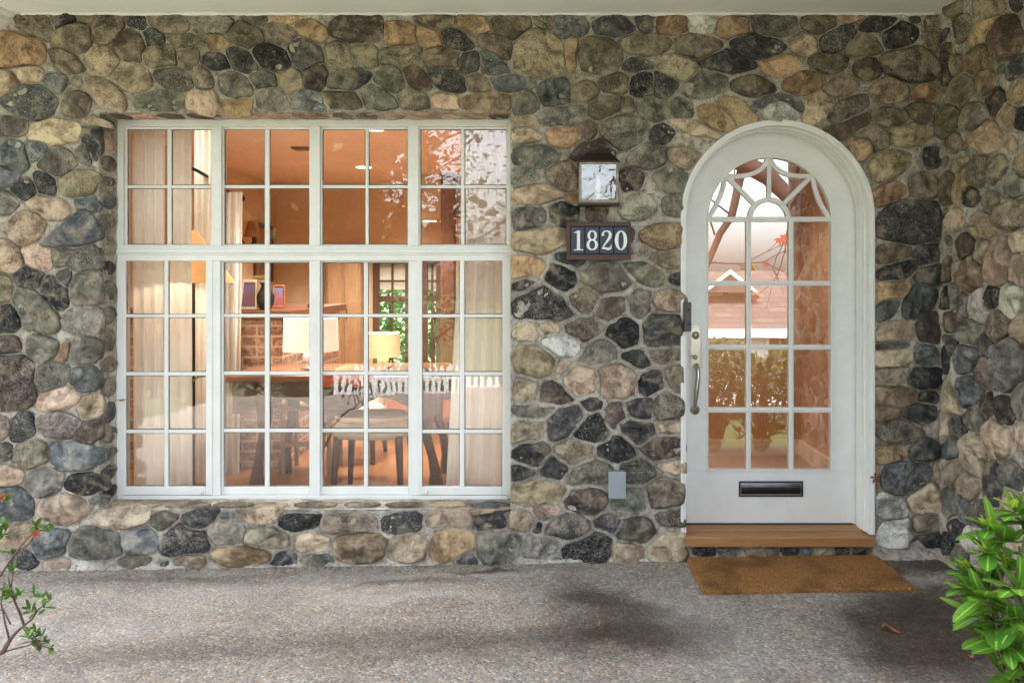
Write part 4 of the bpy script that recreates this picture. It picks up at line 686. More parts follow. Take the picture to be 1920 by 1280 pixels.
# ---------------- doormat ----------------
mat_m,nt,N,L,B=newmat('coir'); v=tc(N,L)
n1=nz(N,L,v,3.2,4,.6); n2=nz(N,L,v,160,4,.8); n3=nz(N,L,v,60,5,.8)
c=mix(N,L,ramp(N,L,n2,[(.38,0),(.62,1)]),lin((96,62,32)),lin((210,160,102)))
c=mix(N,L,ramp(N,L,n3,[(.35,.6),(.6,0)]),c,lin((136,86,42)))
c=mix(N,L,ramp(N,L,n1,[(.48,0),(.62,.6)]),c,lin((96,68,42)))
L.new(c,B.inputs['Base Color']); B.inputs['Roughness'].default_value=.95; B.inputs['Specular IOR Level'].default_value=.1; bump(N,L,B,n2,1,.008)
me=MB(); nx,ny=110,54; X0,X1,Ya,Yb=.709,1.70,-.462,-.008
vs=[];fs=[]
for i in range(nx+1):
    for j in range(ny+1):
        x,y=X0+(X1-X0)*i/nx,Ya+(Yb-Ya)*j/ny; e=min(i,nx-i,j,ny-j)
        z=gz(x)+.018+.004*noise.noise(Vector((x*90,y*90,0)))+.003*noise.noise(Vector((x*8,y*8,4)))-(0.006 if e==0 else 0)
        x+=rnd.uniform(-.002,.002); y+=rnd.uniform(-.002,.002)
        vs.append((x,y,z))
for i in range(nx):
    for j in range(ny): q_=i*(ny+1)+j; fs.append((q_,q_+ny+1,q_+ny+2,q_+1))
nb=len(vs); per=[(i,0) for i in range(nx)]+[(nx,j) for j in range(ny)]+[(i,ny) for i in range(nx,0,-1)]+[(0,j) for j in range(ny,0,-1)]
for i,j in per: p_=vs[i*(ny+1)+j]; vs.append((p_[0],p_[1],gz(p_[0])+.001))
for k_ in range(len(per)):
    a_,b_=per[k_],per[(k_+1)%len(per)]; fs.append((a_[0]*(ny+1)+a_[1],nb+k_,nb+(k_+1)%len(per),b_[0]*(ny+1)+b_[1]))
mt=me.add(vs,fs)
for _ in range(900):                       # loose coir fibres along the edges
    s_=rnd.random(); e_=rnd.choice('abcd')
    x,y=(X0+(X1-X0)*s_,Ya) if e_ in 'ab' else ((X0,Ya+(Yb-Ya)*s_) if e_=='c' else (X1,Ya+(Yb-Ya)*s_))
    dx,dy=(rnd.uniform(-.004,.004),-rnd.uniform(.002,.007)) if e_ in 'ab' else ((-rnd.uniform(.002,.007) if e_=='c' else rnd.uniform(.002,.007)),rnd.uniform(-.004,.004))
    z=gz(x)+rnd.uniform(.004,.017); me.add([(x,y,z),(x+.0012,y+.0012,z),(x+dx,y+dy,z+rnd.uniform(-.003,.003))],[(0,1,2)])
o=me.build('doormat',mat_m,fix=False); tag(o,'plain orange brown coir doormat below the front door step','doormat')
# ---------------- patio ----------------
pm,nt,N,L,B=newmat('exposed_aggregate'); v=tc(N,L)
vo=N.new('ShaderNodeTexVoronoi'); vo.inputs['Scale'].default_value=82; L.new(v,vo.inputs['Vector'])
vo2=N.new('ShaderNodeTexVoronoi'); vo2.inputs['Scale'].default_value=82; vo2.feature='DISTANCE_TO_EDGE'; L.new(v,vo2.inputs['Vector'])
sp=N.new('ShaderNodeSeparateColor'); L.new(vo.outputs['Color'],sp.inputs[0])
peb=ramp(N,L,sp.outputs[0],[(0,lin((70,66,64))),(.14,lin((112,104,98))),(.28,lin((150,140,128))),(.42,lin((176,160,140))),(.54,lin((126,128,130))),(.66,lin((164,128,96))),(.76,lin((104,84,74))),(.86,lin((196,186,170))),(.95,lin((92,98,106)))],'CONSTANT')
fv=nz(N,L,v,300,3,.6); peb=mix(N,L,.25,peb,mix(N,L,fv,lin((60,56,52)),lin((210,200,188))))
cem=nz(N,L,v,14,6,.7)
gc=mix(N,L,ramp(N,L,vo2.outputs[0],[(.02,.85),(.12,0)]),peb,lin((146,138,128)))
c=mix(N,L,ramp(N,L,cem,[(.35,.0),(.7,.35)]),gc,lin((186,180,172)))
def blob(cx,cy,rx,ry,ang,soft=.45,dn=.35,ds=2.5):
    mp=N.new('ShaderNodeMapping'); mp.vector_type='TEXTURE'; mp.inputs['Location'].default_value=(cx,cy,0); mp.inputs['Rotation'].default_value=(0,0,R(ang)); mp.inputs['Scale'].default_value=(rx,ry,1)
    n=N.new('ShaderNodeTexNoise'); n.inputs['Scale'].default_value=ds; n.inputs['Detail'].default_value=6; n.inputs['Roughness'].default_value=.62; L.new(v,n.inputs['Vector'])
    a=N.new('ShaderNodeVectorMath'); a.operation='MULTIPLY_ADD'; L.new(n.outputs['Color'],a.inputs[0]); a.inputs[1].default_value=(dn,dn,0); L.new(v,a.inputs[2])
    s=N.new('ShaderNodeVectorMath'); s.operation='SUBTRACT'; L.new(a.outputs[0],s.inputs[0]); s.inputs[1].default_value=(dn/2,dn/2,0)
    L.new(s.outputs[0],mp.inputs[0])
    fl_=N.new('ShaderNodeVectorMath'); fl_.operation='MULTIPLY'; L.new(mp.outputs[0],fl_.inputs[0]); fl_.inputs[1].default_value=(1,1,0)
    ln_=N.new('ShaderNodeVectorMath'); ln_.operation='LENGTH'; L.new(fl_.outputs[0],ln_.inputs[0])
    return ramp(N,L,ln_.outputs['Value'],[(1-soft,1),(1,0)])
pale=[(-1.6,-.35,1.5,.30,4,.8,.5),(-.6,-.42,.7,.07,2,.8,.8),(-.3,-.16,.8,.05,0,.8,.8),(.62,-.8,.36,.55,8,.8,.45),(1.78,-.36,.30,.055,18,.7,.9),(-2.2,-.75,.9,.22,0,.8,.5)]
dark=[(.22,-.52,.30,.15,-25,.75,.8),(.35,-.85,.42,.24,-8,.7,.85),(-.35,-.92,.75,.16,6,.85,.6),(-1.5,-.95,.8,.14,8,.8,.45),(1.50,-.92,.34,.42,4,.55,.9),(1.75,-.6,.30,.20,-20,.7,.7),(-.35,-.10,.22,.03,0,.7,.75),(-.75,-.25,.4,.04,4,.8,.45),(-1.9,-.14,.7,.05,0,.8,.45),(1.86,-.15,.25,.14,0,.6,.75)]  # irregular darker patches mixed into the aggregate colour
for cx,cy,rx,ry,a,s_,st in pale: c=mix(N,L,math_(N,L,'MULTIPLY',blob(cx,cy,rx,ry,a,s_,.5,3.5),st*.8),c,mix(N,L,.55,c,lin((206,202,200))))
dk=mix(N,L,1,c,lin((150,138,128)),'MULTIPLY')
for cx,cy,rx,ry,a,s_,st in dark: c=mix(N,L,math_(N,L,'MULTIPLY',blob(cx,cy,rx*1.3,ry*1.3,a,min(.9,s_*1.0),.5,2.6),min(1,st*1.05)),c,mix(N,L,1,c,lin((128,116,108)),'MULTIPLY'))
c=mix(N,L,1,c,(.9,.9,.89),'MULTIPLY'); st=nz(N,L,v,1.7,7,.7,.4); c=mix(N,L,ramp(N,L,st,[(.5,0),(.72,.5)]),c,mix(N,L,1,c,lin((176,168,160)),'MULTIPLY'))
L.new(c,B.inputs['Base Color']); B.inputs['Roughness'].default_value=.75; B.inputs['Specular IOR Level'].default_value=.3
b1=bump(N,L,None,ramp(N,L,vo.outputs['Distance'],[(0,1),(.6,0)]),.7,.005); bump(N,L,B,cem,.3,.01,b1)
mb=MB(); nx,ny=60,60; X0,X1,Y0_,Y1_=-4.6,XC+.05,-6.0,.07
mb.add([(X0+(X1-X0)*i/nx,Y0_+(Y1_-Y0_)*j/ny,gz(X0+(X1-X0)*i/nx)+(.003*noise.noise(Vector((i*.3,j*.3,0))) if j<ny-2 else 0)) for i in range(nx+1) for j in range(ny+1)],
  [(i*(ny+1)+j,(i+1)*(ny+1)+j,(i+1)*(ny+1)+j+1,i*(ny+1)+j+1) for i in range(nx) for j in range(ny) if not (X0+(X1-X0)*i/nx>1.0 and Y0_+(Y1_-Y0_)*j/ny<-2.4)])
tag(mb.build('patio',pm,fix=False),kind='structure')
# lawn terrain that falls away behind the viewer
lm,nt,N,L,B=newmat('lawn_ground'); v=tc(N,L); n1=nz(N,L,v,.8,6,.6); n2=nz(N,L,v,25,5,.7)
c=mix(N,L,n1,lin((64,84,40)),lin((92,110,56))); c=mix(N,L,n2,c,lin((60,76,34))); L.new(c,B.inputs['Base Color']); B.inputs['Roughness'].default_value=.9; bump(N,L,B,n2,.8,.03)
def terr(x,y):
    if y>-5.6: return -.13
    return -.13-.165*min(17,-5.6-y)+.12*noise.noise(Vector((x*.15,y*.15,0)))
mb=MB(); gx=[-150,-90,-60]+[ -40+2*i for i in range(41)]+[60,90,150]; gy=[-200,-120,-80]+[-60+1.5*i for i in range(40)]+[10,30,60]
mb.add([(x,y,terr(x,y)) for x in gx for y in gy],[(i*len(gy)+j,(i+1)*len(gy)+j,(i+1)*len(gy)+j+1,i*len(gy)+j+1) for i in range(len(gx)-1) for j in range(len(gy)-1)])
tag(mb.build('lawn',lm,fix=False,smooth=True),kind='structure')
# pale driveway behind the viewer, also bounces sunlight up to the soffit
mb=MB(); nn_=16
mb.add([(x,-6.0-.65*k,(-.085 if k==0 else terr(x,-6.0-.65*k)+.10)) for k in range(nn_) for x in (-4.0,-2.3,-.6,1.0)],[(4*k+i,4*k+i+1,4*k+5+i,4*k+4+i) for k in range(nn_-1) for i in range(3)])
tag(mb.build('driveway',simple('pale_concrete',(186,182,174),.85,var=.12,vs=2,bs=.3,bsc=20),fix=False),kind='structure')
# ---------------- leaves on the patio ----------------
dl=simple('dry_leaf_brown',(140,98,66),.7,var=.3,vs=30,bs=.3)
def dryleaf(px,py,sz,ang,lab,seed):
    d=(H-.01)*F/(py-VY); x=(px-VX)*d/F; y=d-D; r=random.Random(seed); m=MB(); n=9
    vs=[];fs=[]
    for i in range(n):
        t=i/(n-1); w_=sz*.3*math.sin(math.pi*min(1,t*1.05+.02))**.7*r.uniform(.6,1.3)
        for s_ in (-1,0,1):
            X=(t-.5)*sz; Yv=s_*w_; Z=.006+abs(s_)*w_*.7+.012*math.sin(t*5+seed)+.004
            vs.append((x+X*math.cos(ang)-Yv*math.sin(ang),y+X*math.sin(ang)+Yv*math.cos(ang),gz(x)+max(.003,Z)))
    for i in range(n-1):
        for k in (0,1): a=i*3+k; fs.append((a,a+3,a+4,a+1))
    o=m.add(vs,fs).build('fallen_leaf',dl,fix=False); tag(o,lab,'leaf','dry leaves fallen on the patio')
dryleaf(1672,1186,.075,-.2,'curled brown dry leaf lying on the dark patch of patio',1)
dryleaf(1820,1236,.035,.1,'small pale yellowish leaf sliver on the patio at lower right',2)
dryleaf(470,1276,.075,.4,'tan fallen leaf cut by the bottom edge of the photo',3)
dryleaf(1124,1165,.022,.8,'tiny orange leaf fragment on the patio in a dark patch',4)
rl=MB(); p=W(1637,893)
for k in range(5):
    a=k*1.3+.3; rl.add([(p[0],-.025,p[2]),(p[0]+.02*math.cos(a+.3),-.03,p[2]+.02*math.sin(a+.3)),(p[0]+.032*math.cos(a),-.035,p[2]+.032*math.sin(a)),(p[0]+.02*math.cos(a-.3),-.03,p[2]+.02*math.sin(a-.3))],[(0,1,2,3)])
tag(rl.build('maple_leaf',simple('dark_red_leaf',(112,34,34),.6),fix=False),'tiny dark red dried leaf caught on the door frame edge','leaf')
dl2=MB(); p=W(229,750,WD-.03)
dl2.add([(p[0]-.03,WD-.03,p[2]),(p[0],WD-.036,p[2]+.006),(p[0]+.03,WD-.04,p[2]+.008),(p[0],WD-.034,p[2]-.005)],[(0,1,2,3)])
tag(dl2.build('dry_leaf',dl,fix=False),'small orange brown leaf hanging on the left window frame','leaf')
gt=MB(); r9=random.Random(77)
for _ in range(520):
    x=r9.uniform(-3.2,2.0); y=-abs(r9.gauss(0,.035))-.03
    if .66<x<1.74: continue
    if r9.random()<.12: y=-r9.uniform(0,1.1)
    z=gz(x)+.002; s_=r9.uniform(.002,.0065); P=[(x+s_*math.cos(a)*r9.uniform(.6,1.3),y+s_*math.sin(a)*r9.uniform(.6,1.3),z) for a in (0,1.26,2.5,3.8,5.0)]; gt.add(P+[(x,y,z+s_*.9)],[(i,(i+1)%5,5) for i in range(5)])
tag(gt.build('wall_grit',simple('grit',(128,112,92),.9,var=.4,vs=40),fix=False),kind='stuff')
# ---------------- leaf builder ----------------
def leafgeo(mb,base,dirv,up,ln_,wd,fold=.25,droop=.2,n=8,uvs=None):
    d=Vector(dirv).normalized(); sd_=d.cross(Vector(up)).normalized(); u=sd_.cross(d).normalized(); vs=[];fs=[]
    for i in range(n+1):
        t=i/n; w_=wd*.5*((math.sin(math.pi*t**.95))**.52 if 0<t<1 else 0.03)
        c_=Vector(base)+d*(ln_*t)-u*(droop*ln_*t*t)
        vs+=[tuple(c_-sd_*w_+u*w_*fold),tuple(c_),tuple(c_+sd_*w_+u*w_*fold)]
    for i in range(n):
        for k in (0,1): a=i*3+k; fs.append((a,a+1,a+4,a+3))
    mb.add(vs,fs)
def ribattr(o):
    a=o.data.color_attributes.new('Rib','FLOAT_COLOR','POINT'); n=len(o.data.vertices); v_=np.zeros((n,4),np.float32); v_[1::3]=1; a.data.foreach_set('color',v_.ravel()); return o
def leafmat(name,c1,c2,rough=.3,transl=.3,sc=6,coat=.3):
    m,nt,N,L,B=newmat(name); v=tc(N,L); g=N.new('ShaderNodeNewGeometry')
    col=ramp(N,L,g.outputs['Random Per Island'],[(0,lin(c1)),(.75,tuple((a+b)/2 for a,b in zip(lin(c1),lin(c2)))),(1,lin(c2))])
    n=nz(N,L,v,sc*6,4,.6); col=mix(N,L,ramp(N,L,n,[(.4,0),(.7,.3)]),col,tuple(x*.5 for x in lin(c1)))
    ra=N.new('ShaderNodeVertexColor'); ra.layer_name='Rib'
    col=mix(N,L,ramp(N,L,ra.outputs['Color'],[(.84,0),(.95,.55)]),col,tuple(min(1,x*1.9) for x in lin(c2)))
    n9=nz(N,L,v,9,5,.7); col=mix(N,L,ramp(N,L,n9,[(.60,0),(.72,.5)]),col,lin((96,84,40)))
    L.new(col,B.inputs['Base Color']); L.new(ramp(N,L,n,[(.3,rough),(.7,min(1,rough+.3))]),B.inputs['Roughness']); B.inputs['Coat Weight'].default_value=coat
    t=N.new('ShaderNodeBsdfTranslucent'); L.new(mix(N,L,.5,col,lin(c2)),t.inputs[0]); x=N.new('ShaderNodeMixShader'); x.inputs[0].default_value=transl
    L.new(B.outputs[0],x.inputs[1]); L.new(t.outputs[0],x.inputs[2]); L.new(x.outputs[0],N['Material Output'].inputs[0]); bump(N,L,B,n,.2,.002)
    return m
gl=leafmat('glossy_green_leaf',(66,112,36),(128,166,60),.22,.2); yg=leafmat('young_leaf',(120,160,44),(186,202,76),.3,.35); stm=simple('shrub_stem',(92,74,52),.7)
def P_(px,py,d): return Vector(((px-VX)*d/F,d-D,H-(py-VY)*d/F))
r=random.Random(11)
rs_=empty('camellia_shrub','leafy shrub with large glossy green leaves at the lower right corner','shrub')
L1,L2,ST=MB(),MB(),MB()
def whorl(p,mb,n,ln_,wd,axis,spread=1.0,droop=.25):
    ax=Vector(axis).normalized(); a=ax.cross(Vector((.3,.2,1))).normalized(); b=ax.cross(a)
    a0=r.uniform(0,6.28)
    for k in range(n):
        q_=a0+k*2.4+r.uniform(-.3,.3); el=r.uniform(.25,.95)*spread
        d=(a*math.cos(q_)+b*math.sin(q_))*el+ax*(1.15-el*.7); l=ln_*r.uniform(.7,1.15)
        leafgeo(mb,p-ax*.02*k/n,d,Vector((0,0,1)) if abs(d.normalized().z)<.93 else Vector((1,0,0)),l,wd*r.uniform(.85,1.15)*l/ln_,r.uniform(.05,.22),r.uniform(-.05,droop))
root=[Vector((1.35,-2.2,-.05)),Vector((1.75,-2.25,-.05)),Vector((2.1,-2.2,-.05))]
tips=[(1902,958,2.0),(1858,992,1.98),(1898,1012,2.02),(1852,1035,1.95),(1892,1062,1.95),(1822,1070,2.0),(1865,1085,2.05),(1812,1100,1.98),(1905,1100,1.9),(1842,1120,1.92),(1880,1135,1.95),(1828,1150,2.0),(1862,1165,1.95),(1902,1165,1.92),(1850,1195,1.98),(1890,1210,1.92),(1915,1240,1.95),(1905,1275,1.95),(1880,1262,2.0),(1915,1035,2.1),(1875,1045,2.08),(1838,1082,2.06),(1895,1180,2.05),(1925,1120,2.0),(1925,980,2.0),(1940,1200,2.0)]
extra=[]
for _ in range(330):
    a=r.uniform(0,6.28); e=r.uniform(-1,1); rr_=r.uniform(.7,1)
    p=Vector((1.82+.70*rr_*math.cos(a)*math.sqrt(1-e*e*.6),-2.30+.38*rr_*math.sin(a)*math.sqrt(1-e*e*.6),.45+.44*e*rr_))
    if p.z<.06: continue
    s_=F/(p.y+D); px=VX+p.x*s_
    if px<1950: continue
    extra.append(p)
for i,t in enumerate([P_(*t) for t in tips]+extra):
    ri=root[0] if t.x<1.5 else (root[1] if t.x<1.95 else root[2]); ctr=Vector((1.8,-2.3,.5)); ax=(t-ctr); ax.z=abs(ax.z)*.6+.15; ax.normalize(); 
    if i<len(tips): ax=(ax+Vector((0,-.55,.25))).normalized()
    mid=ri.lerp(t,.55)+Vector((r.uniform(-.03,.03),r.uniform(-.03,.03),.05)); 
    if i<len(tips): mid.x=max(mid.x,t.x+.03)
    if i%2==0 or i<len(tips): ST.tube([ri,ri.lerp(mid,.5)+Vector((.05,0,.02)),mid,t-ax*.03],[.012,.008,.005,.003],6)
    young=(i in (0,1,3,4,5) and i<len(tips))
    whorl(t,L1,r.randint(4,6),.084,.042,ax)
    if young: whorl(t+ax*.02,L2,3,.05,.026,(ax+Vector((0,0,.8))),.6)
    if i<len(tips) and i%2: whorl(t-ax*.05,L1,2,.082,.041,ax)
ST.build('stem',stm,rs_,smooth=True); ribattr(L1.build('foliage',gl,rs_,smooth=True,fix=False)); ribattr(L2.build('young_foliage',yg,rs_,smooth=True,fix=False))
# left azalea
az=empty('azalea_bush','spindly azalea with small green leaves and bare twigs at the left edge','shrub')
ag=leafmat('azalea_leaf',(54,92,34),(112,146,56),.4,.2); ar=leafmat('azalea_bud',(150,64,44),(190,110,60),.45)
atm=simple('azalea_twig',(92,66,58),.75); A1_,A2_,AT=MB(),MB(),MB(); d0=2.25
def tw(pts,r0,r1):
    P=[P_(a,b,d0+c_) for a,b,c_ in pts]; n_=len(P); AT.tube(P,[r0+(r1-r0)*i/(n_-1) for i in range(n_)],6)
for pts,a_,b_ in [([(-60,1262,0),(-20,1228,0),(5,1222,0),(18,1200,0)],.009,.006),([(18,1200,0),(30,1185,0),(45,1172,.02),(38,1150,.02),(28,1128,.02),(20,1105,0),(15,1080,0)],.005,.002),
   ([(45,1172,.02),(60,1160,0),(72,1142,0),(88,1128,0),(98,1120,0)],.003,.0012),([(5,1222,0),(30,1215,0),(50,1210,-.02),(68,1204,0),(80,1195,0)],.003,.001),([(18,1200,0),(10,1170,0),(2,1130,0),(8,1090,0)],.003,.0015),
   ([(-30,1100,0),(0,1080,0),(18,1052,0),(30,1035,0),(50,1010,0),(70,992,0)],.004,.0012),([(-20,1010,0),(0,1000,0),(10,985,0)],.002,.001),([(-20,945,0),(5,935,0)],.002,.001),([(18,1052,0),(25,1070,0),(20,1110,0)],.002,.001),([(-20,1160,0),(5,1140,0),(20,1170,0)],.003,.002),([(45,1172,.02),(58,1185,0),(78,1210,0),(95,1216,0)],.003,.001),
   ([(-60,1262,0),(-110,1330,.05),(-150,1420,.1),(-160,1560,.15)],.009,.014)]: tw(pts,a_,b_)
for (a,b,n_,kind) in [(6,985,6,0),(10,992,5,0),(70,985,7,0),(85,990,6,0),(96,988,4,0),(66,1004,3,1),(22,1034,5,0),(4,1000,5,0),(4,935,3,1),(14,936,3,0),(10,1108,7,0),(24,1118,7,0),(36,1112,5,0),(6,1120,6,0),(64,1112,4,0),(76,1118,4,0),(92,1122,4,0),(60,1146,5,0),(50,1142,4,0),(84,1138,3,0),(60,1180,7,0),(72,1188,7,0),(52,1190,5,0),(82,1202,5,0),(96,1212,5,0),(74,1215,4,0),(62,1200,4,0),(24,1068,4,0),(-20,1090,6,0),(-20,1000,6,0),(-40,1150,6,0),(-50,960,6,0),(-60,1060,7,0),(-35,1200,6,0),(-80,1120,7,0)]:
    p=P_(a,b,d0+r.uniform(-.03,.03)); ax=Vector((r.uniform(-.3,.6),-.5,r.uniform(.3,1)))
    whorl(p,A2_ if kind else A1_,n_+1,.031,.014,ax,1.0,.2)
AT.build('stem',atm,az,smooth=True); A1_.build('foliage',ag,az,smooth=True,fix=False); A2_.build('red_leaves',ar,az,smooth=True,fix=False)
# ---------------- what stands behind the viewer (seen mirrored in the glass) ----------------
M0=D+DD+.02
def RM(px,py,Dv): return Vector(((px-VX)*Dv/F,DD+.02-(Dv-M0),H-(py-VY)*Dv/F))   # where a mirrored thing really stands
hs_=empty('neighbour_house','white house with brown shingle roof seen mirrored in the front door glass','house')
wsd=simple('white_siding',(225,225,224),.7,var=.05,vs=2); rf,nt,N,L,B=newmat('shingle_roof'); v=tc(N,L)
bt=N.new('ShaderNodeTexBrick'); bt.inputs['Scale'].default_value=1.0; bt.inputs['Brick Width'].default_value=.3; bt.inputs['Row Height'].default_value=.16; bt.inputs['Mortar Size'].default_value=.012
mp=N.new('ShaderNodeMapping'); L.new(v,mp.inputs[0]); mp.inputs['Rotation'].default_value=(R(90),0,0); L.new(mp.outputs[0],bt.inputs[0])
bt.inputs[1].default_value=lin((116,100,92))+(1,); bt.inputs[2].default_value=lin((94,82,76))+(1,); bt.inputs[3].default_value=lin((90,64,56))+(1,)
L.new(bt.outputs[0],B.inputs['Base Color']); B.inputs['Roughness'].default_value=.9
a=RM(1150,617,26); b=RM(1640,617,26); rg=RM(1400,512,30)
zg_=terr(6,-22)-.1; ze=a.z; zr=rg.z+.1; yF=a.y; yR=yF-4.5; yB=yF-9
MB().box((a.x+.4,yB+.4,zg_),(b.x-.4,yF-.5,ze-.1)).build('wall',wsd,hs_)
m=MB(); th_=.15; m.add([(a.x,yF,ze),(b.x,yF,ze),(b.x,yR,zr),(a.x,yR,zr),(b.x,yB,ze),(a.x,yB,ze),(a.x,yF,ze-th_),(b.x,yF,ze-th_),(b.x,yB,ze-th_),(a.x,yB,ze-th_),(b.x,yR,zr-th_),(a.x,yR,zr-th_)],[(0,1,2,3),(3,2,4,5),(6,11,10,7),(11,9,8,10),(0,6,7,1),(5,4,8,9),(0,3,11,6),(3,5,9,11),(1,7,10,2),(2,10,8,4)]); rfo=m.build('roof',rf,hs_)
MB().box((a.x,yF+.001,ze-.28),(b.x,yF+.06,ze+.02)).build('gutter',wsd,hs_)
dk_=simple('dark_window',(60,50,44),.15); 
p1=RM(1440,634,26.6); p2=RM(1500,700,26.6); w1=MB().box((p1.x-.12,yF-.5,zg_+.9),(p2.x+.12,yF-.44,p1.z+.1)).build('window_frame',wsd,hs_); MB().box((p1.x,yF-.44,zg_+1.0),(p2.x,yF-.42,p1.z)).build('window_pane',dk_,w1)
p1=RM(1335,645,26.6); p2=RM(1415,700,26.6); gd=MB()
for k in range(4): gd.box((p1.x,yF-.495,zg_+.05+k*.55),(p2.x,yF-.45,zg_+.57+k*.55))
gd.build('garage_door',wsd,hs_,bevel=.02)
# gable dormers with white rakes, skylights
for px in (1352,1620):
    g0=RM(px,508,29); dx=.95; base=g0.z-.75; yy_=g0.y+1.4
    gm_=MB().add([(g0.x-dx,yy_,base),(g0.x+dx,yy_,base),(g0.x,yy_,g0.z),(g0.x,yy_-2.2,g0.z),(g0.x-dx,yy_-2.2,base),(g0.x+dx,yy_-2.2,base)],[(0,1,2),(1,5,3,2),(4,0,2,3)]); go=gm_.build('dormer',rf,rfo)
    MB().strip([(g0.x-dx-.05,base),(g0.x,g0.z+.07),(g0.x+dx+.05,base)],[(g0.x-dx+.1,base),(g0.x,g0.z-.10),(g0.x+dx-.1,base)],yy_+.005,yy_+.06).build('rake_board',wsd,go)
for px,py in ((1345,548),(1400,545)):
    g0=RM(px,py,27.5); t=(ze-g0.z)/(ze-zr); yy_=yF-4.5*t; s_=(zr-ze)/4.5
    MB().add([(g0.x-.4,yy_+.3,g0.z+.06-s_*.3),(g0.x+.4,yy_+.3,g0.z+.06-s_*.3),(g0.x+.4,yy_-.3,g0.z+.06+s_*.3),(g0.x-.4,yy_-.3,g0.z+.06+s_*.3),(g0.x-.4,yy_+.3,g0.z-.1-s_*.3),(g0.x+.4,yy_+.3,g0.z-.1-s_*.3),(g0.x+.4,yy_-.3,g0.z-.1+s_*.3),(g0.x-.4,yy_-.3,g0.z-.1+s_*.3)],[(0,1,2,3),(0,4,5,1),(1,5,6,2),(2,6,7,3),(3,7,4,0)]).build('skylight',wsd,rfo)
# picket fence
pf=empty('picket_fence','white picket fence across the lawn seen mirrored at the right of the window','fence')
A_=RM(600,712,15); yF2=A_.y; xA,xB=-3.75,-.72; m=MB(); x=xA; k=0
while x<xB:
    z0=terr(x,yF2)-.05; h_=.72+.05*math.sin(k*.5); m.poly([(x,z0),(x+.075,z0),(x+.075,z0+h_-.06),(x+.0375,z0+h_),(x,z0+h_-.06)],yF2,yF2+.02); x+=.125; k+=1
m.build('pickets',wsd,pf)
z0=terr(-3,yF2); MB().box((xA,yF2-.04,z0+.18),(xB,yF2-.002,z0+.25)).box((xA,yF2-.04,z0+.48),(xB,yF2-.002,z0+.55)).build('rails',wsd,pf)
# trees
bark=simple('tree_bark',(96,78,64),.9,var=.3,vs=8,bs=.8,bsc=20,bd=.02)
def limb(mb,p,d,l,r0,depth,tips,rr):
    pts=[p]; dd=Vector(d).normalized()
    for i in range(3): dd=(dd+Vector((rr.uniform(-.2,.2),rr.uniform(-.2,.2),rr.uniform(-.08,.14)))).normalized(); pts.append(pts[-1]+dd*l/3)
    mb.tube(pts,[r0,r0*.85,r0*.7,r0*.55],6,False)
    if depth==0 or r0<.006: tips.append((pts[-1],dd)); return
    for k in range(rr.choice([2,3,3])):
        a=rr.uniform(0,6.28); sp=rr.uniform(.5,.9); s1=dd.cross(Vector((.1,.2,1))).normalized(); s2=dd.cross(s1)
        limb(mb,pts[-1 if k<2 else 2],dd+(s1*math.cos(a)+s2*math.sin(a))*sp,l*rr.uniform(.6,.8),r0*.55,depth-1,tips,rr)
def tree(name,label,cat,base,h,cr,cols,n,leaf,seed,conif=False,trunk=.2,low=.15,group=None,extra_depth=4):
    rr=random.Random(seed); t=empty(name,label,cat,group); base=Vector(base); T=MB(); F_=MB(); tips=[]
    T.tube([base+Vector((0,0,-.2)),base+Vector((.05,.1,h*.3)),base+Vector((.1,0,h*.62)),base+Vector((0,0,h*.9))],[trunk,trunk*.8,trunk*.5,trunk*.15],9)
    clumps=[]
    for k in range(n//70):
        u=rr.random()
        if conif: z=h*(low+(1-low)*u); rad=cr*(1-u)**.8*rr.uniform(.35,1); 
        else: z=h*(low+(1-low)*u); e=(u-.45)*2; rad=cr*math.sqrt(max(.05,1-e*e))*rr.uniform(.3,1)
        a=rr.uniform(0,6.28); c_=base+Vector((rad*math.cos(a),rad*math.sin(a),z)); clumps.append(c_)
        if k%3==0: T.tube([base+Vector((0,0,max(.3,z-rad*.5))),c_],[trunk*.18,.01],5,False)
    for c_ in clumps:
        cs=rr.uniform(.25,.55)*(cr/2.2)
        for _ in range(70):
            p=c_+Vector((rr.gauss(0,cs),rr.gauss(0,cs),rr.gauss(0,cs*.6))); d=Vector((rr.uniform(-1,1),rr.uniform(-1,1),rr.uniform(-.7,.5)))
            s1=d.normalized(); s2=s1.cross(Vector((rr.uniform(-1,1),rr.uniform(-1,1),1))).normalized(); l=leaf*rr.uniform(.6,1.3)
            F_.add([p,p+s1*l*.5+s2*l*.25,p+s1*l,p+s1*l*.5-s2*l*.25],[(0,1,2,3)])
    if n>12000:
        for _ in range(900):
            u=rr.random(); z=h*(low+.02+(.93-low)*u); e=(u-.45)*2; rad=cr*.72*math.sqrt(max(.05,1-e*e))*rr.uniform(0,1); a=rr.uniform(0,6.28); p=base+Vector((rad*math.cos(a),rad*math.sin(a),z))
            s1=Vector((rr.uniform(-1,1),rr.uniform(-.3,.3),rr.uniform(-1,1))).normalized(); s2=s1.cross(Vector((rr.uniform(-.3,.3),1,rr.uniform(-.3,.3)))).normalized(); l=1.1; F_.add([p,p+s1*l*.5+s2*l*.4,p+s1*l,p+s1*l*.5-s2*l*.4],[(0,1,2,3)])
    T.build('trunk',bark,t,smooth=True); F_.build('crown',cols,t,fix=False); return t
dg_=leafmat('evergreen_leaf',(40,62,30),(66,88,44),.5,.15,1,0); og=leafmat('olive_leaf',(66,84,36),(112,116,56),.5,.25,1,0)
hb=empty('boxwood_hedge','loose green hedge behind the viewer mirrored in the lower door panes','hedge'); m=MB(); rr=random.Random(51)
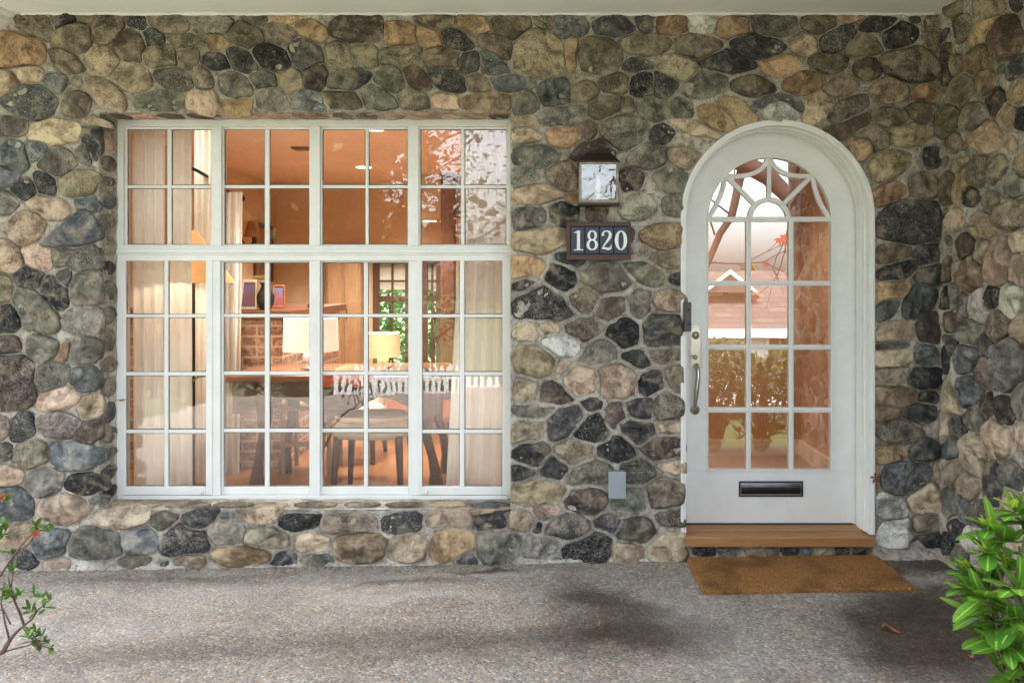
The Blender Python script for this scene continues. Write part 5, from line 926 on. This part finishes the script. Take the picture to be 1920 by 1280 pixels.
for _ in range(9000):
    x=rr.uniform(1.35,3.6); y=rr.uniform(-5.2,-4.35); zt_=.66+.10*math.sin(x*7)+.06*math.sin(x*17+y*9); z=zt_*(rr.random()**.55)-.1+(rr.uniform(0,.12) if rr.random()<.12 else 0)
    p=Vector((x,y,z)); d=Vector((rr.uniform(-1,1),rr.uniform(-1,1),rr.uniform(-.3,1))).normalized(); s2=d.cross(Vector((rr.uniform(-1,1),rr.uniform(-1,1),1))).normalized(); l=.075*rr.uniform(.6,1.3); m.add([p,p+d*l*.5+s2*l*.24,p+d*l,p+d*l*.5-s2*l*.24],[(0,1,2,3)])
m.build('foliage',og,hb,fix=False); m=MB()
for k in range(9): x=1.5+k*.24; m.tube([(x,-4.8,-.15),(x+.03,-4.78,.2),(x,-4.8,.5)],[.02,.015,.006],6)
m.build('stem',stm,hb,smooth=True)
G='trees beyond the lawn seen only as mirror images'
def tb(px,Dv): p=RM(px,500,Dv); return (p.x,p.y,terr(p.x,p.y)-.05)
tree('evergreen_tree','tall dark evergreen filling the mirror image in the left window panes','tree',tb(330,20),14,4.6,dg_,15000,.42,21,trunk=.35,low=.08,group=G)
tree('evergreen_tree','tall dark evergreen mirrored in the middle window panes','tree',tb(560,22),15,4.6,dg_,15000,.42,22,trunk=.35,low=.08,group=G)
tree('evergreen_tree','open crowned evergreen mirrored in the right window panes with sky glinting through','tree',tb(800,19),12,3.3,dg_,11500,.13,23,trunk=.28,low=.12,group=G)
tree('evergreen_tree','leafy green tree at far left of the mirrored garden','tree',tb(90,22),12,4.0,og,6500,.42,24,trunk=.3,low=.08,group=G)
tree('conifer_tree','small pointed conifer beyond the mirrored brown roof','tree',tb(1400,42),5.2,1.2,og,2200,.3,25,True,.15,.2)
# bare maple with a few red leaves
mt_=empty('maple_tree','bare branched maple with a few red leaves mirrored in the door glass','tree')
T=MB(); tips=[]; rr=random.Random(31)
mbark=simple('maple_bark',(66,46,38),.85,var=.2,vs=8,bs=.6,bsc=20,bd=.02)
tp=RM(1180,520,11); base=Vector((tp.x,tp.y,terr(tp.x,tp.y)-.1)); q0=RM(1185,200,10.8)
T.tube([base,base.lerp(q0,.5),q0],[.24,.2,.16],10)
T.tube([q0,RM(1300,252,10.6),RM(1372,296,10.4),RM(1440,330,10.2),RM(1482,372,10.1),RM(1520,430,10)],[.16,.13,.12,.115,.10,.07],10)
p2=RM(1328,492,10.3); p3=RM(1372,405,10.3); p4=RM(1440,330,10.2); p5=RM(1482,372,10.1); p6=RM(1520,430,10)
T.tube([RM(1392,312,10.4),p3,RM(1350,438,10.3),p2,RM(1300,540,10.3)],[.06,.05,.045,.04,.03],8)
for p,d in ((p3,(.3,0,1)),(p4,(.2,.1,1)),(p5,(.5,0,.6)),(p2,(-.5,0,.8)),(p6,(.7,0,.3)),(RM(1340,440,10.3),(-.2,.1,.6)),(RM(1420,250,10.2),(.1,0,1)),(p3,(-.5,.1,.4)),(p5,(.0,.1,-.5)),(p2,(.6,.1,-.1))): limb(T,p,d,.7,.014,4,tips,rr)
T.build('trunk',mbark,mt_,smooth=True)
ml=MB(); rleaf=leafmat('red_maple_leaf',(176,56,34),(214,96,60),.6,.3,1,0)
def mleaf(p,s_):
    u=Vector((1,rr.uniform(-.5,.5),rr.uniform(-.3,.3))).normalized(); v2=Vector((0,rr.uniform(-.5,.5),-1)).normalized()
    for k in range(5):
        a=-1.2+k*.6; d=u*math.sin(a)+v2*math.cos(a); q2=u*math.cos(a)-v2*math.sin(a); l=s_*(1-.25*abs(k-2)/2); ml.add([p,p+d*l*.45+q2*l*.13,p+d*l,p+d*l*.45-q2*l*.13],[(0,1,2,3)])
mleaf(RM(1462,446,8.8),.11); mleaf(RM(1478,452,8.8),.11); mleaf(RM(1470,440,8.8),.09)
for p,d in tips:
    if rr.random()<.12: mleaf(p,.10)
ml.build('red_leaves',rleaf,mt_,fix=False)
# ---------------- room behind the glass ----------------
def I(px,py,d): return Vector(((px-VX)*d/F,d-D,H-(py-VY)*d/F))
wallm=simple('terracotta_plaster',(218,194,164),.8,var=.05,vs=1.5,bs=.15,bsc=30); hallm=simple('hall_plaster',(206,164,124),.8,var=.04,vs=1.5,bs=.1,bsc=30)
clm=simple('room_ceiling_paint',(232,204,178),.85,var=.03,vs=1); 
flm=wood('oak_floor',(140,92,52),(192,138,88),(9,1.2,1),.28,4,.15,.4)
RZ=2.60; FZ=.10; XL,XM,XR=-3.3,.42,1.94; YI=.30; YB=5.5; YH=2.03
tag(MB().box((XL-.1,YI-.23,-.05),(XR+.1,YB+.1,FZ)).build('floor',flm),kind='structure')
tag(MB().box((XL-.1,YI,RZ),(XR+.1,YB+.1,RZ+.2)).build('ceiling',clm),kind='structure')
tag(MB().box((XL-.15,YI,-.05),(XL,YB,RZ)).build('wall_left',wallm),kind='structure')
# far wall with two window openings
wa,wb=I(703,487,9.67),I(768,690,9.67); wc,wd_=I(794,487,9.67),I(826,690,9.67)
m=MB(); y0,y1=YB,YB+.15; m.box((XL,y0,FZ-.1),(wa.x,y1,RZ)).box((wa.x,y0,wa.z),(wb.x,y1,RZ)).box((wa.x,y0,FZ-.1),(wb.x,y1,wb.z)).box((wb.x,y0,FZ-.1),(wc.x,y1,RZ)).box((wc.x,y0,wc.z),(wd_.x,y1,RZ)).box((wc.x,y0,FZ-.1),(wd_.x,y1,wd_.z)).box((wd_.x,y0,FZ-.1),(XR+.1,y1,RZ))
tag(m.build('wall_back',wallm),kind='structure')
tag(MB().box((XR,YI,-.05),(XR+.15,YH,RZ)).box((XM-.06,YI,-.05),(XM+.06,YH-.5,RZ)).box((XM+.06,YH,-.05),(XR+.3,YH+.12,RZ)).box((XR+.15,YH,-.05),(XR+.25,YB,RZ)).build('wall_hall',hallm),kind='structure')
wt=simple('cream_trim',(232,214,190),.5,var=.03)
tag(MB().box((XM+.06,YH-.02,FZ),(XR-.02,YH,FZ+.12)).box((XR-.02,YI,FZ),(XR,YH-.0,FZ+.12)).build('baseboard',wt),'cream baseboard along the orange hall wall behind the door glass','baseboard')
# hall light switch
ls=empty('light_switch','small cream switch plate on the orange hall wall seen through the door','switch')
p=(I(1536,618,XR*F/(1536-VX))); MB().box((XR-.008,p.y-.055,p.z-.08),(XR-.0005,p.y+.055,p.z+.08)).build('plate',wallm,ls,bevel=.002)
for k in (-.022,.022): MB().box((XR-.016,p.y+k-.008,p.z-.02),(XR-.0085,p.y+k+.008,p.z+.02)).build('toggle',wt,ls)
# ---- far windows ----
dkw=wood('dark_wood_trim',(70,46,32),(108,74,52),(14,14,1.5),.5); grm=leafmat('hedge_leaf',(52,92,36),(104,136,60),.45,.35,1,0)
shm=simple('roman_shade_cloth',(224,216,196),.9,var=.04,transl=.15)
for nm_,(a,b),lb_ in (('sash_window',(wa,wb),'far room window with cream roman shade above green garden view'),('sash_window',(wc,wd_),'narrow far room window partly hidden by the dark upright')):
    w_=empty(nm_,lb_,'window'); m=MB(); t=.05
    m.box((a.x-.02,YB-.03,b.z-.02),(a.x+t,YB+.04,a.z+.03)).box((b.x-t,YB-.03,b.z-.02),(b.x+.02,YB+.04,a.z+.03)).box((a.x+t,YB-.03,a.z-t),(b.x-t,YB+.04,a.z+.03)).box((a.x+t,YB-.03,b.z-.02),(b.x-t,YB+.04,b.z+t))
    zm=I(0,560,9.67).z; m.box((a.x+t,YB-.01,zm-.035),(b.x-t,YB+.04,zm+.03)); xm=(a.x+b.x)/2; m.box((xm-.012,YB,b.z+t),(xm+.012,YB+.03,zm-.035)).box((xm-.012,YB,zm+.03),(xm+.012,YB+.03,a.z-t)).box((a.x+t,YB+.002,a.z-.27),(b.x-t,YB+.028,a.z-.245))
    m.build('frame',dkw,w_)
    s_=MB(); zt3=a.z-.01; zb3=I(0,543,9.67).z; n_=22
    vs=[];
    for i in range(n_+1):
        z=zt3+(zb3-zt3)*i/n_; y=YB+.05+.018*abs(math.sin(i*math.pi/5.5)); vs+=[(a.x+.01,y,z),(b.x-.01,y,z)]
    s_.add(vs,[(2*i,2*i+1,2*i+3,2*i+2) for i in range(n_)]); s_.build('roman_shade',shm,w_,smooth=True,fix=False)
hd=empty('garden_hedge','bright green garden foliage visible through the far room windows','hedge'); m=MB(); rr=random.Random(41)
for _ in range(8000):
    p=Vector((rr.uniform(-4.6,-.6),rr.uniform(7.2,8.3),rr.uniform(0,2.9)+.15*math.sin(_))); d=Vector((rr.uniform(-1,1),rr.uniform(-1,.3),rr.uniform(-.6,.7))); s1=d.normalized(); s2=s1.cross(Vector((rr.uniform(-1,1),1,rr.uniform(-1,1)))).normalized(); l=.13*rr.uniform(.6,1.4)
    m.add([p,p+s1*l*.5+s2*l*.2,p+s1*l,p+s1*l*.5-s2*l*.2],[(0,1,2,3)])
m.build('foliage',grm,hd,fix=False)
m=MB()
for k in range(12): x=-4.4+k*.33; m.tube([(x,7.8,-.2),(x+.05,7.75,.9),(x+rr.uniform(-.1,.1),7.8,1.5)],[.03,.02,.01],6)
m.build('stem',bark,hd)
# plain red brown upright + plank door on far wall
a=I(826,480,8.6); b=I(852,830,8.6); pw=wood('red_brown_wood',(96,58,38),(146,96,66),(12,12,1.2),.45)
tag(MB().box((a.x,a.y,FZ),(b.x,a.y+.16,RZ)).build('brown_upright',pw,bevel=.01),'red brown upright strip between the far windows and the right curtain','post')
pd=empty('cupboard_door','tan panelled cupboard doors on the far wall behind the lamps','cupboard'); a=I(612,478,9.3); b=I(676,690,9.3)
m=MB().box((a.x,a.y,FZ),(b.x,a.y+.3,a.z)); cdm=wood('honey_wood',(150,116,84),(184,148,112),(12,12,1.5),.5); m.build('carcass',cdm,pd)
for k in (0,1):
    x0=a.x+.02+k*(b.x-a.x)/2; x1=x0+(b.x-a.x)/2-.04; d_=MB().box((x0,a.y-.02,FZ+.1),(x1,a.y-.002,a.z-.04)).build('door',cdm,pd,bevel=.004)
    MB().box((x0+(.02 if k else x1-x0-.03),a.y-.035,1.0),(x0+(.03 if k else x1-x0-.02),a.y-.021,1.12)).build('pull',dkw,d_)
# dropped soffit over far end
tag(MB().box((XM-1.9,YB-.9,2.12),(XR+.2,YB-.002,RZ-.003)).build('soffit',wallm),'dropped plaster soffit over the far end of the room','soffit')
# ---- lights ----
lampw=(1.0,.91,.80)
def point(name,p,e,r_=.05,col=lampw):
    l=bpy.data.lights.new(name,'POINT'); l.energy=e; l.shadow_soft_size=r_; l.color=col; o=bpy.data.objects.new(name,l); C.objects.link(o); o.location=p; return o
em=emis('recessed_lamp_glow',(255,236,206),2)
def downlight(x,y,z,lab,e):
    t=empty('ceiling_light',lab,'ceiling light','recessed lights in the house ceilings')
    MB().lathe((x,y,z),[(.075,-.002),(.10,-.006),(.105,0),(.1,.0)],28).build('trim_ring',wt,t,smooth=True)
    MB().lathe((x,y,z-.003),[(0,0),(.076,0)],28).build('lens',em,t,fix=False)
    l=bpy.data.lights.new('ceiling_lamp_light','SPOT'); l.energy=e; l.spot_size=R(132); l.spot_blend=.6; l.shadow_soft_size=.4; l.color=lampw; o=bpy.data.objects.new('ceiling_lamp_light',l); C.objects.link(o); o.location=(x,y,z-.015)
p=I(703,242,(RZ-H)*F/(522-242)); downlight(p.x,p.y,RZ,'bright recessed light in the ceiling at the top of the third window column',78)
p=I(828,425,(2.12-H)*F/(522-425)); downlight(p.x,YB-.55,2.12,'small recessed light lower in the fourth window column',9)
downlight(1.2,1.1,RZ,'added unseen fill light in the hall ceiling above the door glass',15)  # fill lamp added out of view to light the hall
downlight(-1.9,4.0,RZ,'recessed light farther back in the room ceiling above the window view',78)
tag(MB().box((I(545,0,6.9).x,I(0,0,6.9).y,RZ-.012),(I(590,0,6.9).x,I(0,0,6.9).y+.15,RZ-.001)).build('air_vent',simple('vent_dark',(120,84,60),.6)),'small dark air vent in the room ceiling','vent')
downlight(-2.3,.95,RZ,'added fill light over the left end of the table unseen above the window head',13)  # extra fill lamp added to brighten the curtains, lens out of view
# ---- curtains ----
linen=simple('sheer_linen',(252,247,238),.9,var=.03,bs=.1,bsc=200,transl=.22); creme=simple('white_linen',(244,240,232),.9,var=.03,bs=.1,bsc=200,transl=.35)
def curtain(x0t,x1t,x0b,x1b,yt,yb,d,waves,amp,mat,lab,seed,side_=False):
    r2=random.Random(seed); m=MB(); nx,nz_=waves*10,26; ph=[r2.uniform(0,6) for _ in range(4)]
    vs=[]
    for j in range(nz_+1):
        t=j/nz_
        for i in range(nx+1):
            u=i/nx; px=(x0t+(x1t-x0t)*u)*(1-t)+(x0b+(x1b-x0b)*u)*t; py=yt+(yb-yt)*t
            yy=amp*(math.sin(u*waves*6.28+ph[0]+.6*math.sin(t*2+ph[1]))+.35*math.sin(u*waves*13+ph[2]+t)); p=I(px,py,d+yy); vs.append((p.x+amp*.3*math.cos(u*waves*6.28),p.y,p.z))
    m.add(vs,[(j*(nx+1)+i,j*(nx+1)+i+1,(j+1)*(nx+1)+i+1,(j+1)*(nx+1)+i) for j in range(nz_) for i in range(nx)])
    o=m.build('curtain',mat,smooth=True,fix=False); tag(o,lab,'curtain'); return o
curtain(246,308,250,306,222,925,4.62,3,.012,linen,'cream sheer curtain panel behind the first column of window panes',1)
curtain(312,358,314,360,222,925,4.64,2,.01,linen,'grey cream sheer panel behind the second column of window panes',2)
curtain(362,402,362,388,240,905,5.25,3,.02,creme,'white curtain hanging beside the conical lamp shade at left',3)
curtain(412,452,412,446,360,890,5.6,3,.035,creme,'white gathered curtain on the dark rod at the left wall window',4)
curtain(872,965,834,965,222,925,4.62,5,.014,linen,'wide cream curtain gathered at the right side of the window',5)
cr=MB(); iron=simple('black_iron',(42,36,32),.5,.6)
cr.tube([I(360,315,5.1),I(398,336,5.3),I(415,352,5.5),I(452,372,5.9)],.011,8); p=I(452,372,5.9); cr.lathe(tuple(p-Vector((0,0,.03))),[(0,0),(.025,.012),(.03,.03),(.02,.05),(0,.06)],12)
tag(cr.build('curtain_rod',iron,smooth=True),'dark iron curtain rod with finial on the left wall','curtain rod')
# ---- floor lamp with conical shade ----
fl=empty('floor_lamp','floor lamp with a conical amber shade at the left of the window','lamp'); dL=4.88; c_=I(363,0,dL)
ztop=I(0,432,dL).z; zbot=I(0,530,dL).z; shade=emis('amber_shade',(255,160,80),.05,(235,200,150))
MB().lathe((c_.x,c_.y,zbot),[(.24,0),(.02,ztop-zbot)],32).build('lamp_shade',shade,fl,smooth=True,fix=False)
MB().tube([(c_.x,c_.y,FZ),(c_.x,c_.y,ztop)],.01,8).build('pole',iron,fl); MB().lathe((c_.x,c_.y,FZ),[(.15,0),(.15,.02),(.02,.035)],24).build('base',iron,fl)
point('floor_lamp_light',(c_.x,c_.y,zbot+.08),1.2)
# ---- wall sconce & picture on left wall ----
sc_=empty('wall_sconce','small sconce with cloth shade on the left room wall','sconce'); c_=I(474,0,8.4); z0=I(0,444,8.4).z; z1=I(0,415,8.4).z
MB().lathe((c_.x,c_.y,z0),[(.09,0),(.045,z1-z0)],20).build('lamp_shade',simple('tan_shade',(170,120,80),.8),sc_,smooth=True,fix=False)
MB().tube([(c_.x,c_.y,z0),(c_.x,c_.y,z0-.06),(c_.x-.06,c_.y,z0-.12),(c_.x-.12,c_.y,z0-.02),(XL,c_.y,z0)],.008,8).build('arm',iron,sc_)
def picture(c4,lab,fmat,art,t=.03):
    f=empty('picture_frame',lab,'picture'); P=[Vector(p) for p in c4]; n_=(P[1]-P[0]).cross(P[3]-P[0]).normalized(); n_=n_ if n_.y<0 or abs(n_.y)<.3 else -n_
    ce=sum(P,Vector())/4; Q=[p.lerp(ce,.16) for p in P]; m=MB(); vs=[tuple(p) for p in P]+[tuple(p) for p in Q]+[tuple(p+n_*t) for p in P]+[tuple(p+n_*t) for p in Q]
    fs=[]
    for i in range(4): j=(i+1)%4; fs+=[(i,j,4+j,4+i),(8+i,12+i,12+j,8+j),(i,8+i,8+j,j),(4+i,4+j,12+j,12+i)]
    m.add(vs,fs); m.build('frame',fmat,f); m=MB().add([tuple(p+n_*t*.4) for p in Q],[(0,1,2,3)]); m.build('artwork',art,f,fix=False); return f
art1=simple('brown_landscape_art',(120,100,84),.6,rgb2=(196,170,140),vs=5); art2=simple('red_blue_abstract_art',(150,70,60),.6,rgb2=(90,110,150),vs=6)
picture([(XL+.02,I(0,0,8.9).y,I(0,415,8.9).z),(XL+.02,I(0,0,9.5).y,I(0,425,9.5).z),(XL+.02,I(0,0,9.5).y,I(0,528,9.5).z),(XL+.02,I(0,0,8.9).y,I(0,528,8.9).z)],'large dark framed picture high on the left room wall',dkw,art1)
# ---- fireplace ----
bm_,nt,N,L,B=newmat('old_brick'); v=tc(N,L); mp=N.new('ShaderNodeMapping'); mp.inputs['Rotation'].default_value=(R(90),0,0); L.new(v,mp.inputs[0])
ge=N.new('ShaderNodeNewGeometry'); sx=N.new('ShaderNodeSeparateXYZ'); L.new(v,sx.inputs[0]); cb=N.new('ShaderNodeCombineXYZ'); L.new(math_(N,L,'ADD',sx.outputs[0],sx.outputs[1]),cb.inputs[0]); L.new(sx.outputs[2],cb.inputs[1])
bt=N.new('ShaderNodeTexBrick'); bt.inputs['Scale'].default_value=1; bt.inputs['Brick Width'].default_value=.21; bt.inputs['Row Height'].default_value=.075; bt.inputs['Mortar Size'].default_value=.008; L.new(cb.outputs[0],bt.inputs[0])
bt.inputs[1].default_value=lin((126,88,74))+(1,); bt.inputs[2].default_value=lin((164,124,104))+(1,); bt.inputs[3].default_value=lin((196,170,144))+(1,)
n=nz(N,L,v,30,5,.7); L.new(mix(N,L,ramp(N,L,n,[(.45,0),(.65,.75)]),bt.outputs[0],lin((210,186,164))),B.inputs['Base Color']); B.inputs['Roughness'].default_value=.9; bump(N,L,B,bt.outputs['Fac'],-.6,.01)
fp=empty('fireplace','old brick fireplace with a wood mantel on the left side of the room','fireplace'); a=I(448,0,5.75); 
MB().box((XL+.001,a.y,FZ),(a.x+.31,a.y+1.5,1.17)).build('brick_surround',bm_,fp,bevel=.004)
man=wood('mantel_wood',(92,54,36),(142,92,62),(2,14,14),.45); MB().box((XL+.001,a.y-.06,1.175),(a.x+.38,a.y+1.55,1.235)).build('mantel',man,fp,bevel=.006)
ym=a.y
for (x0,x1,y_,lab,fm,ar_,dd) in ((450,474,525,'small white framed picture at the near end of the mantel',wt,art2,5.78),(470,494,517,'gilt framed picture leaning on the mantel behind the white one',simple('gilt',(170,130,70),.4,.5),art1,5.95),(508,528,535,'thin wooden frame leaning on the mantel beside the dark vase',simple('orange_wood',(170,100,60),.5),art2,6.2)):
    yb_=1.24; p0=I(x0,y_,dd); p1=I(x1,y_,dd); picture([(p0.x,p0.y+.06,p0.z),(p1.x,p0.y+.08,p0.z),(p1.x+.02,p0.y+.02,yb_),(p0.x,p0.y,yb_)],lab,fm,ar_,.012)
c_=I(498,0,5.85); tag(MB().lathe((c_.x,c_.y,1.235),[(0,0),(.035,.0),(.06,.05),(.065,.10),(.04,.15),(.03,.18),(.045,.2),(.0,.2)],24).build('vase',simple('dark_bronze_vase',(60,50,42),.4,.4),smooth=True),'dark round vase on the mantel between the pictures','vase')
fig=empty('brass_clock','small brass ornament clock at the far end of the mantel','ornament'); c_=I(604,0,6.4); brass=simple('polished_brass',(200,160,80),.25,1)
c_.x=-1.84+.0; MB().lathe((c_.x-.05,c_.y,1.236),[(.05,0),(.05,.02),(.02,.04),(.03,.08),(.035,.1),(.01,.14),(0,.16)],20).build('body',brass,fig,smooth=True)
# ---- table ----
tw_=wood('dark_carved_wood',(62,44,34),(122,88,66),(3,14,14),.35,5,.6,.3)
tb_=empty('writing_table','dark carved wooden table standing just inside the window','table'); dF=4.97; a=I(412,705,dF); b=I(838,721,dF); yb2=a.y+.75
MB().box((a.x,a.y,b.z+.012),(b.x,yb2,a.z)).build('tabletop',wood('reddish_table_top',(104,64,46),(160,108,78),(1.5,14,14),.3,4,.3,.4),tb_,bevel=.008)
m=MB(); n_=24; A_,B_=[],[]; x0,x1=a.x+.06,b.x-.06
for i in range(n_+1):
    t=i/n_; x=x0+(x1-x0)*t; dz=.13+.055*math.cos(t*4*math.pi)+.03*abs(math.sin(t*9)); A_.append((x,b.z+.011)); B_.append((x,b.z-dz))
m.strip(A_,B_,a.y+.04,a.y+.075); m.strip(A_,B_,yb2-.075,yb2-.04); m.build('apron',tw_,tb_,bevel=.003)
legp=[(1.0,0),(1.05,-.08),(.85,-.2),(.5,-.35),(.45,-.5),(.6,-.62),(.75,-.68),(.7,-.76)]
for sx_ in (0,1):
    for sy in (0,1):
        x=a.x+.22 if sx_==0 else b.x-.12; y=(a.y+.10) if sy==0 else yb2-.10; m=MB(); P=[];rr_=[]
        for k,(r_,dz) in enumerate(legp):
            z=b.z+dz*(b.z-FZ)/.76; P.append((x+.035*math.sin(dz*7)*(1 if sx_ else -1),y+.02*math.sin(dz*7),z)); rr_.append(.062*r_)
        m.tube(P,rr_,12).build('leg',tw_,tb_,smooth=True)
ch=MB(); p0,p1=I(598,0,dF),I(700,0,dF); n_=14; vs=[]
for i in range(n_+1):
    t=i/n_; x=p0.x+(p1.x-p0.x)*t
    vs+=[(x,yb2-.1,a.z+.004+.006*abs(math.sin(i*1.3))),(x+.01,a.y+.15,a.z+.005+.008*abs(math.sin(i*1.7))),(x,a.y-.006,a.z+.006),(x+.006*math.sin(i),a.y-.012,a.z-.05-.02*math.sin(i*.8))]
ch.add(vs,[(4*i+k,4*i+k+1,4*i+5+k,4*i+4+k) for i in range(n_) for k in range(3)])
tag(ch.build('table_runner',simple('coral_cloth',(206,104,70),.85,bs=.4),smooth=True,fix=False),'coral orange cloth draped over the table edge','cloth')
# armchairs
fab=simple('beige_upholstery',(214,194,166),.9,bs=.3,bsc=150); lgm_=wood('walnut_leg',(70,44,30),(112,74,50),(12,12,2),.4)
def chair(x,y,w_,hs,hb,lab,ry):
    c=empty('armchair',lab,'chair','upholstered chairs around the table'); m=MB(); n_=20; prof=[(0,0),(1,0),(1.03,.03),(1.0,.09),(.9,.115),(0,.12)]; vs=[]
    for r_,h_ in prof:
        for i in range(n_): a_=2*math.pi*i/n_; e=.75; cx_=abs(math.cos(a_))**e*math.copysign(1,math.cos(a_)); sy_=abs(math.sin(a_))**e*math.copysign(1,math.sin(a_)); vs.append((x+cx_*r_*w_/2,y+sy_*r_*.25,hs-.12+h_))
    m.add(vs,[(k*n_+i,k*n_+(i+1)%n_,(k+1)*n_+(i+1)%n_,(k+1)*n_+i) for k in range(len(prof)-1) for i in range(n_)]); m.build('seat',fab,c,smooth=True)
    m=MB(); A_,B_=[],[]; vs=[]
    for i in range(n_+1):
        a_=math.pi*(i/n_); xx=math.cos(a_)*w_/2; yy=math.sin(a_)*.27*ry; top=hs+(hb-hs)*(.55+.45*math.sin(a_)**.8)
        for (o1,z) in ((0,hs-.02),(0,top),(-.05,top),(-.05,hs-.02)): s_=1+o1/ (w_/2); vs.append((x+xx*s_,y+yy*s_,z))
    m.add(vs,[(4*i+k,4*i+(k+1)%4,4*i+4+(k+1)%4,4*i+4+k) for i in range(n_) for k in range(4)]+[(0,1,2,3),(4*n_,4*n_+1,4*n_+2,4*n_+3)]); m.build('backrest',fab,c,smooth=False,bevel=.012)
    for sx_ in (-1,1):
        for sy in (-1,1): MB().tube([(x+sx_*w_*.38,y+sy*.19,hs-.11),(x+sx_*w_*.42,y+sy*.22,FZ)],[.026,.016],8).build('leg',lgm_,c)
    return c
c_=I(684,0,4.85); chair(c_.x,c_.y+.27,.50,.60,.61,'low beige stool like chair tucked under the near side of the table',-1)
c_=I(664,0,6.1); chair(c_.x,c_.y,.46,.52,I(0,683,6.3).z,'beige tub chair behind the table below the lamps',1)
# table lamps
cs=emis('white_drum_shade',(255,228,206),.085,(240,225,205)); cs2=emis('tan_drum_shade',(255,196,156),.07,(230,190,140))
def tlamp(px,d,ytop,ybot,wpx,zbase,mat,lab,e,bm,group=None):
    t=empty('table_lamp',lab,'lamp'); c=I(px,0,d); r_=wpx/2*d/F; zt_=I(0,ytop,d).z; zb_=I(0,ybot,d).z
    MB().lathe((c.x,c.y,zb_),[(r_,0),(r_*.97,zt_-zb_)],36).build('lamp_shade',mat,t,smooth=True,fix=False)
    h_=zb_-zbase+.06; MB().lathe((c.x,c.y,zbase),[(0,0),(.06,0),(.065,.015),(.03,.03),(.05,h_*.3),(.055,h_*.5),(.02,h_*.8),(.012,h_)],24).build('base',bm,t,smooth=True)
    point('table_lamp_light',(c.x,c.y,(zt_+zb_)/2),e,.05)
tlamp(583,5.35,596,657,101,a.z,cs,'table lamp with a white drum shade lit on the dark table',1.6,simple('ceramic_lamp_base',(150,140,150),.3))
sd_t=empty('side_table','small round side table holding the tan shaded lamp','table'); c_=I(718,0,7.6); zt5=.62
MB().lathe((c_.x,c_.y,zt5-.025),[(0,0),(.22,0),(.22,.025),(0,.025)],28).build('tabletop',tw_,sd_t); MB().tube([(c_.x,c_.y,FZ),(c_.x,c_.y,zt5-.025)],.025,10).build('leg',tw_,sd_t); MB().lathe((c_.x,c_.y,FZ),[(0,0),(.16,0),(.14,.02),(0,.03)],20).build('foot',tw_,sd_t)
tlamp(718,7.6,624,668,64,zt5,cs2,'smaller table lamp with a glowing tan drum shade farther back',1.6,simple('cream_lamp_base',(220,200,170),.4))
# sofa
sf=empty('sofa','long orange tan leather sofa across the back of the room','sofa'); a=I(690,684,7.0); b=I(850,0,7.0); lea=simple('orange_leather',(184,108,60),.45,var=.15,bs=.2,bsc=20)
MB().box((a.x,a.y+.1,FZ+.12),(b.x,a.y+.95,.42)).build('seat',lea,sf,bevel=.04); MB().box((a.x,a.y,FZ+.1),(b.x,a.y+.22,a.z)).build('backrest',lea,sf,bevel=.05)
for xx in (a.x-.12,b.x+.001): MB().box((xx,a.y,FZ+.1),(xx+.118,a.y+.95,.6)).build('armrest',lea,sf,bevel=.04)
for xx in (a.x,b.x-.06):
    for yy in (a.y+.05,a.y+.85): MB().box((xx,yy,FZ),(xx+.06,yy+.06,FZ+.099)).build('foot',lgm_,sf)
# rug + wooden chair by the fireplace
ck=empty('wooden_chair','plain honey wooden chair frame between the table and the brick fireplace','chair'); c_=I(536,0,5.55)
for dx in (-.02,.3):
    for dy in (0,.3): MB().tube([(c_.x+dx,c_.y+dy,FZ),(c_.x+dx,c_.y+dy,.55 if dy else .55)],.016,8).build('leg',cdm,ck)
MB().box((c_.x-.05,c_.y-.03,.55),(c_.x+.33,c_.y+.33,.58)).build('seat',cdm,ck,bevel=.004); MB().box((c_.x-.004,c_.y-.006,.30),(c_.x+.284,c_.y+.006,.33)).build('stretcher',cdm,ck)
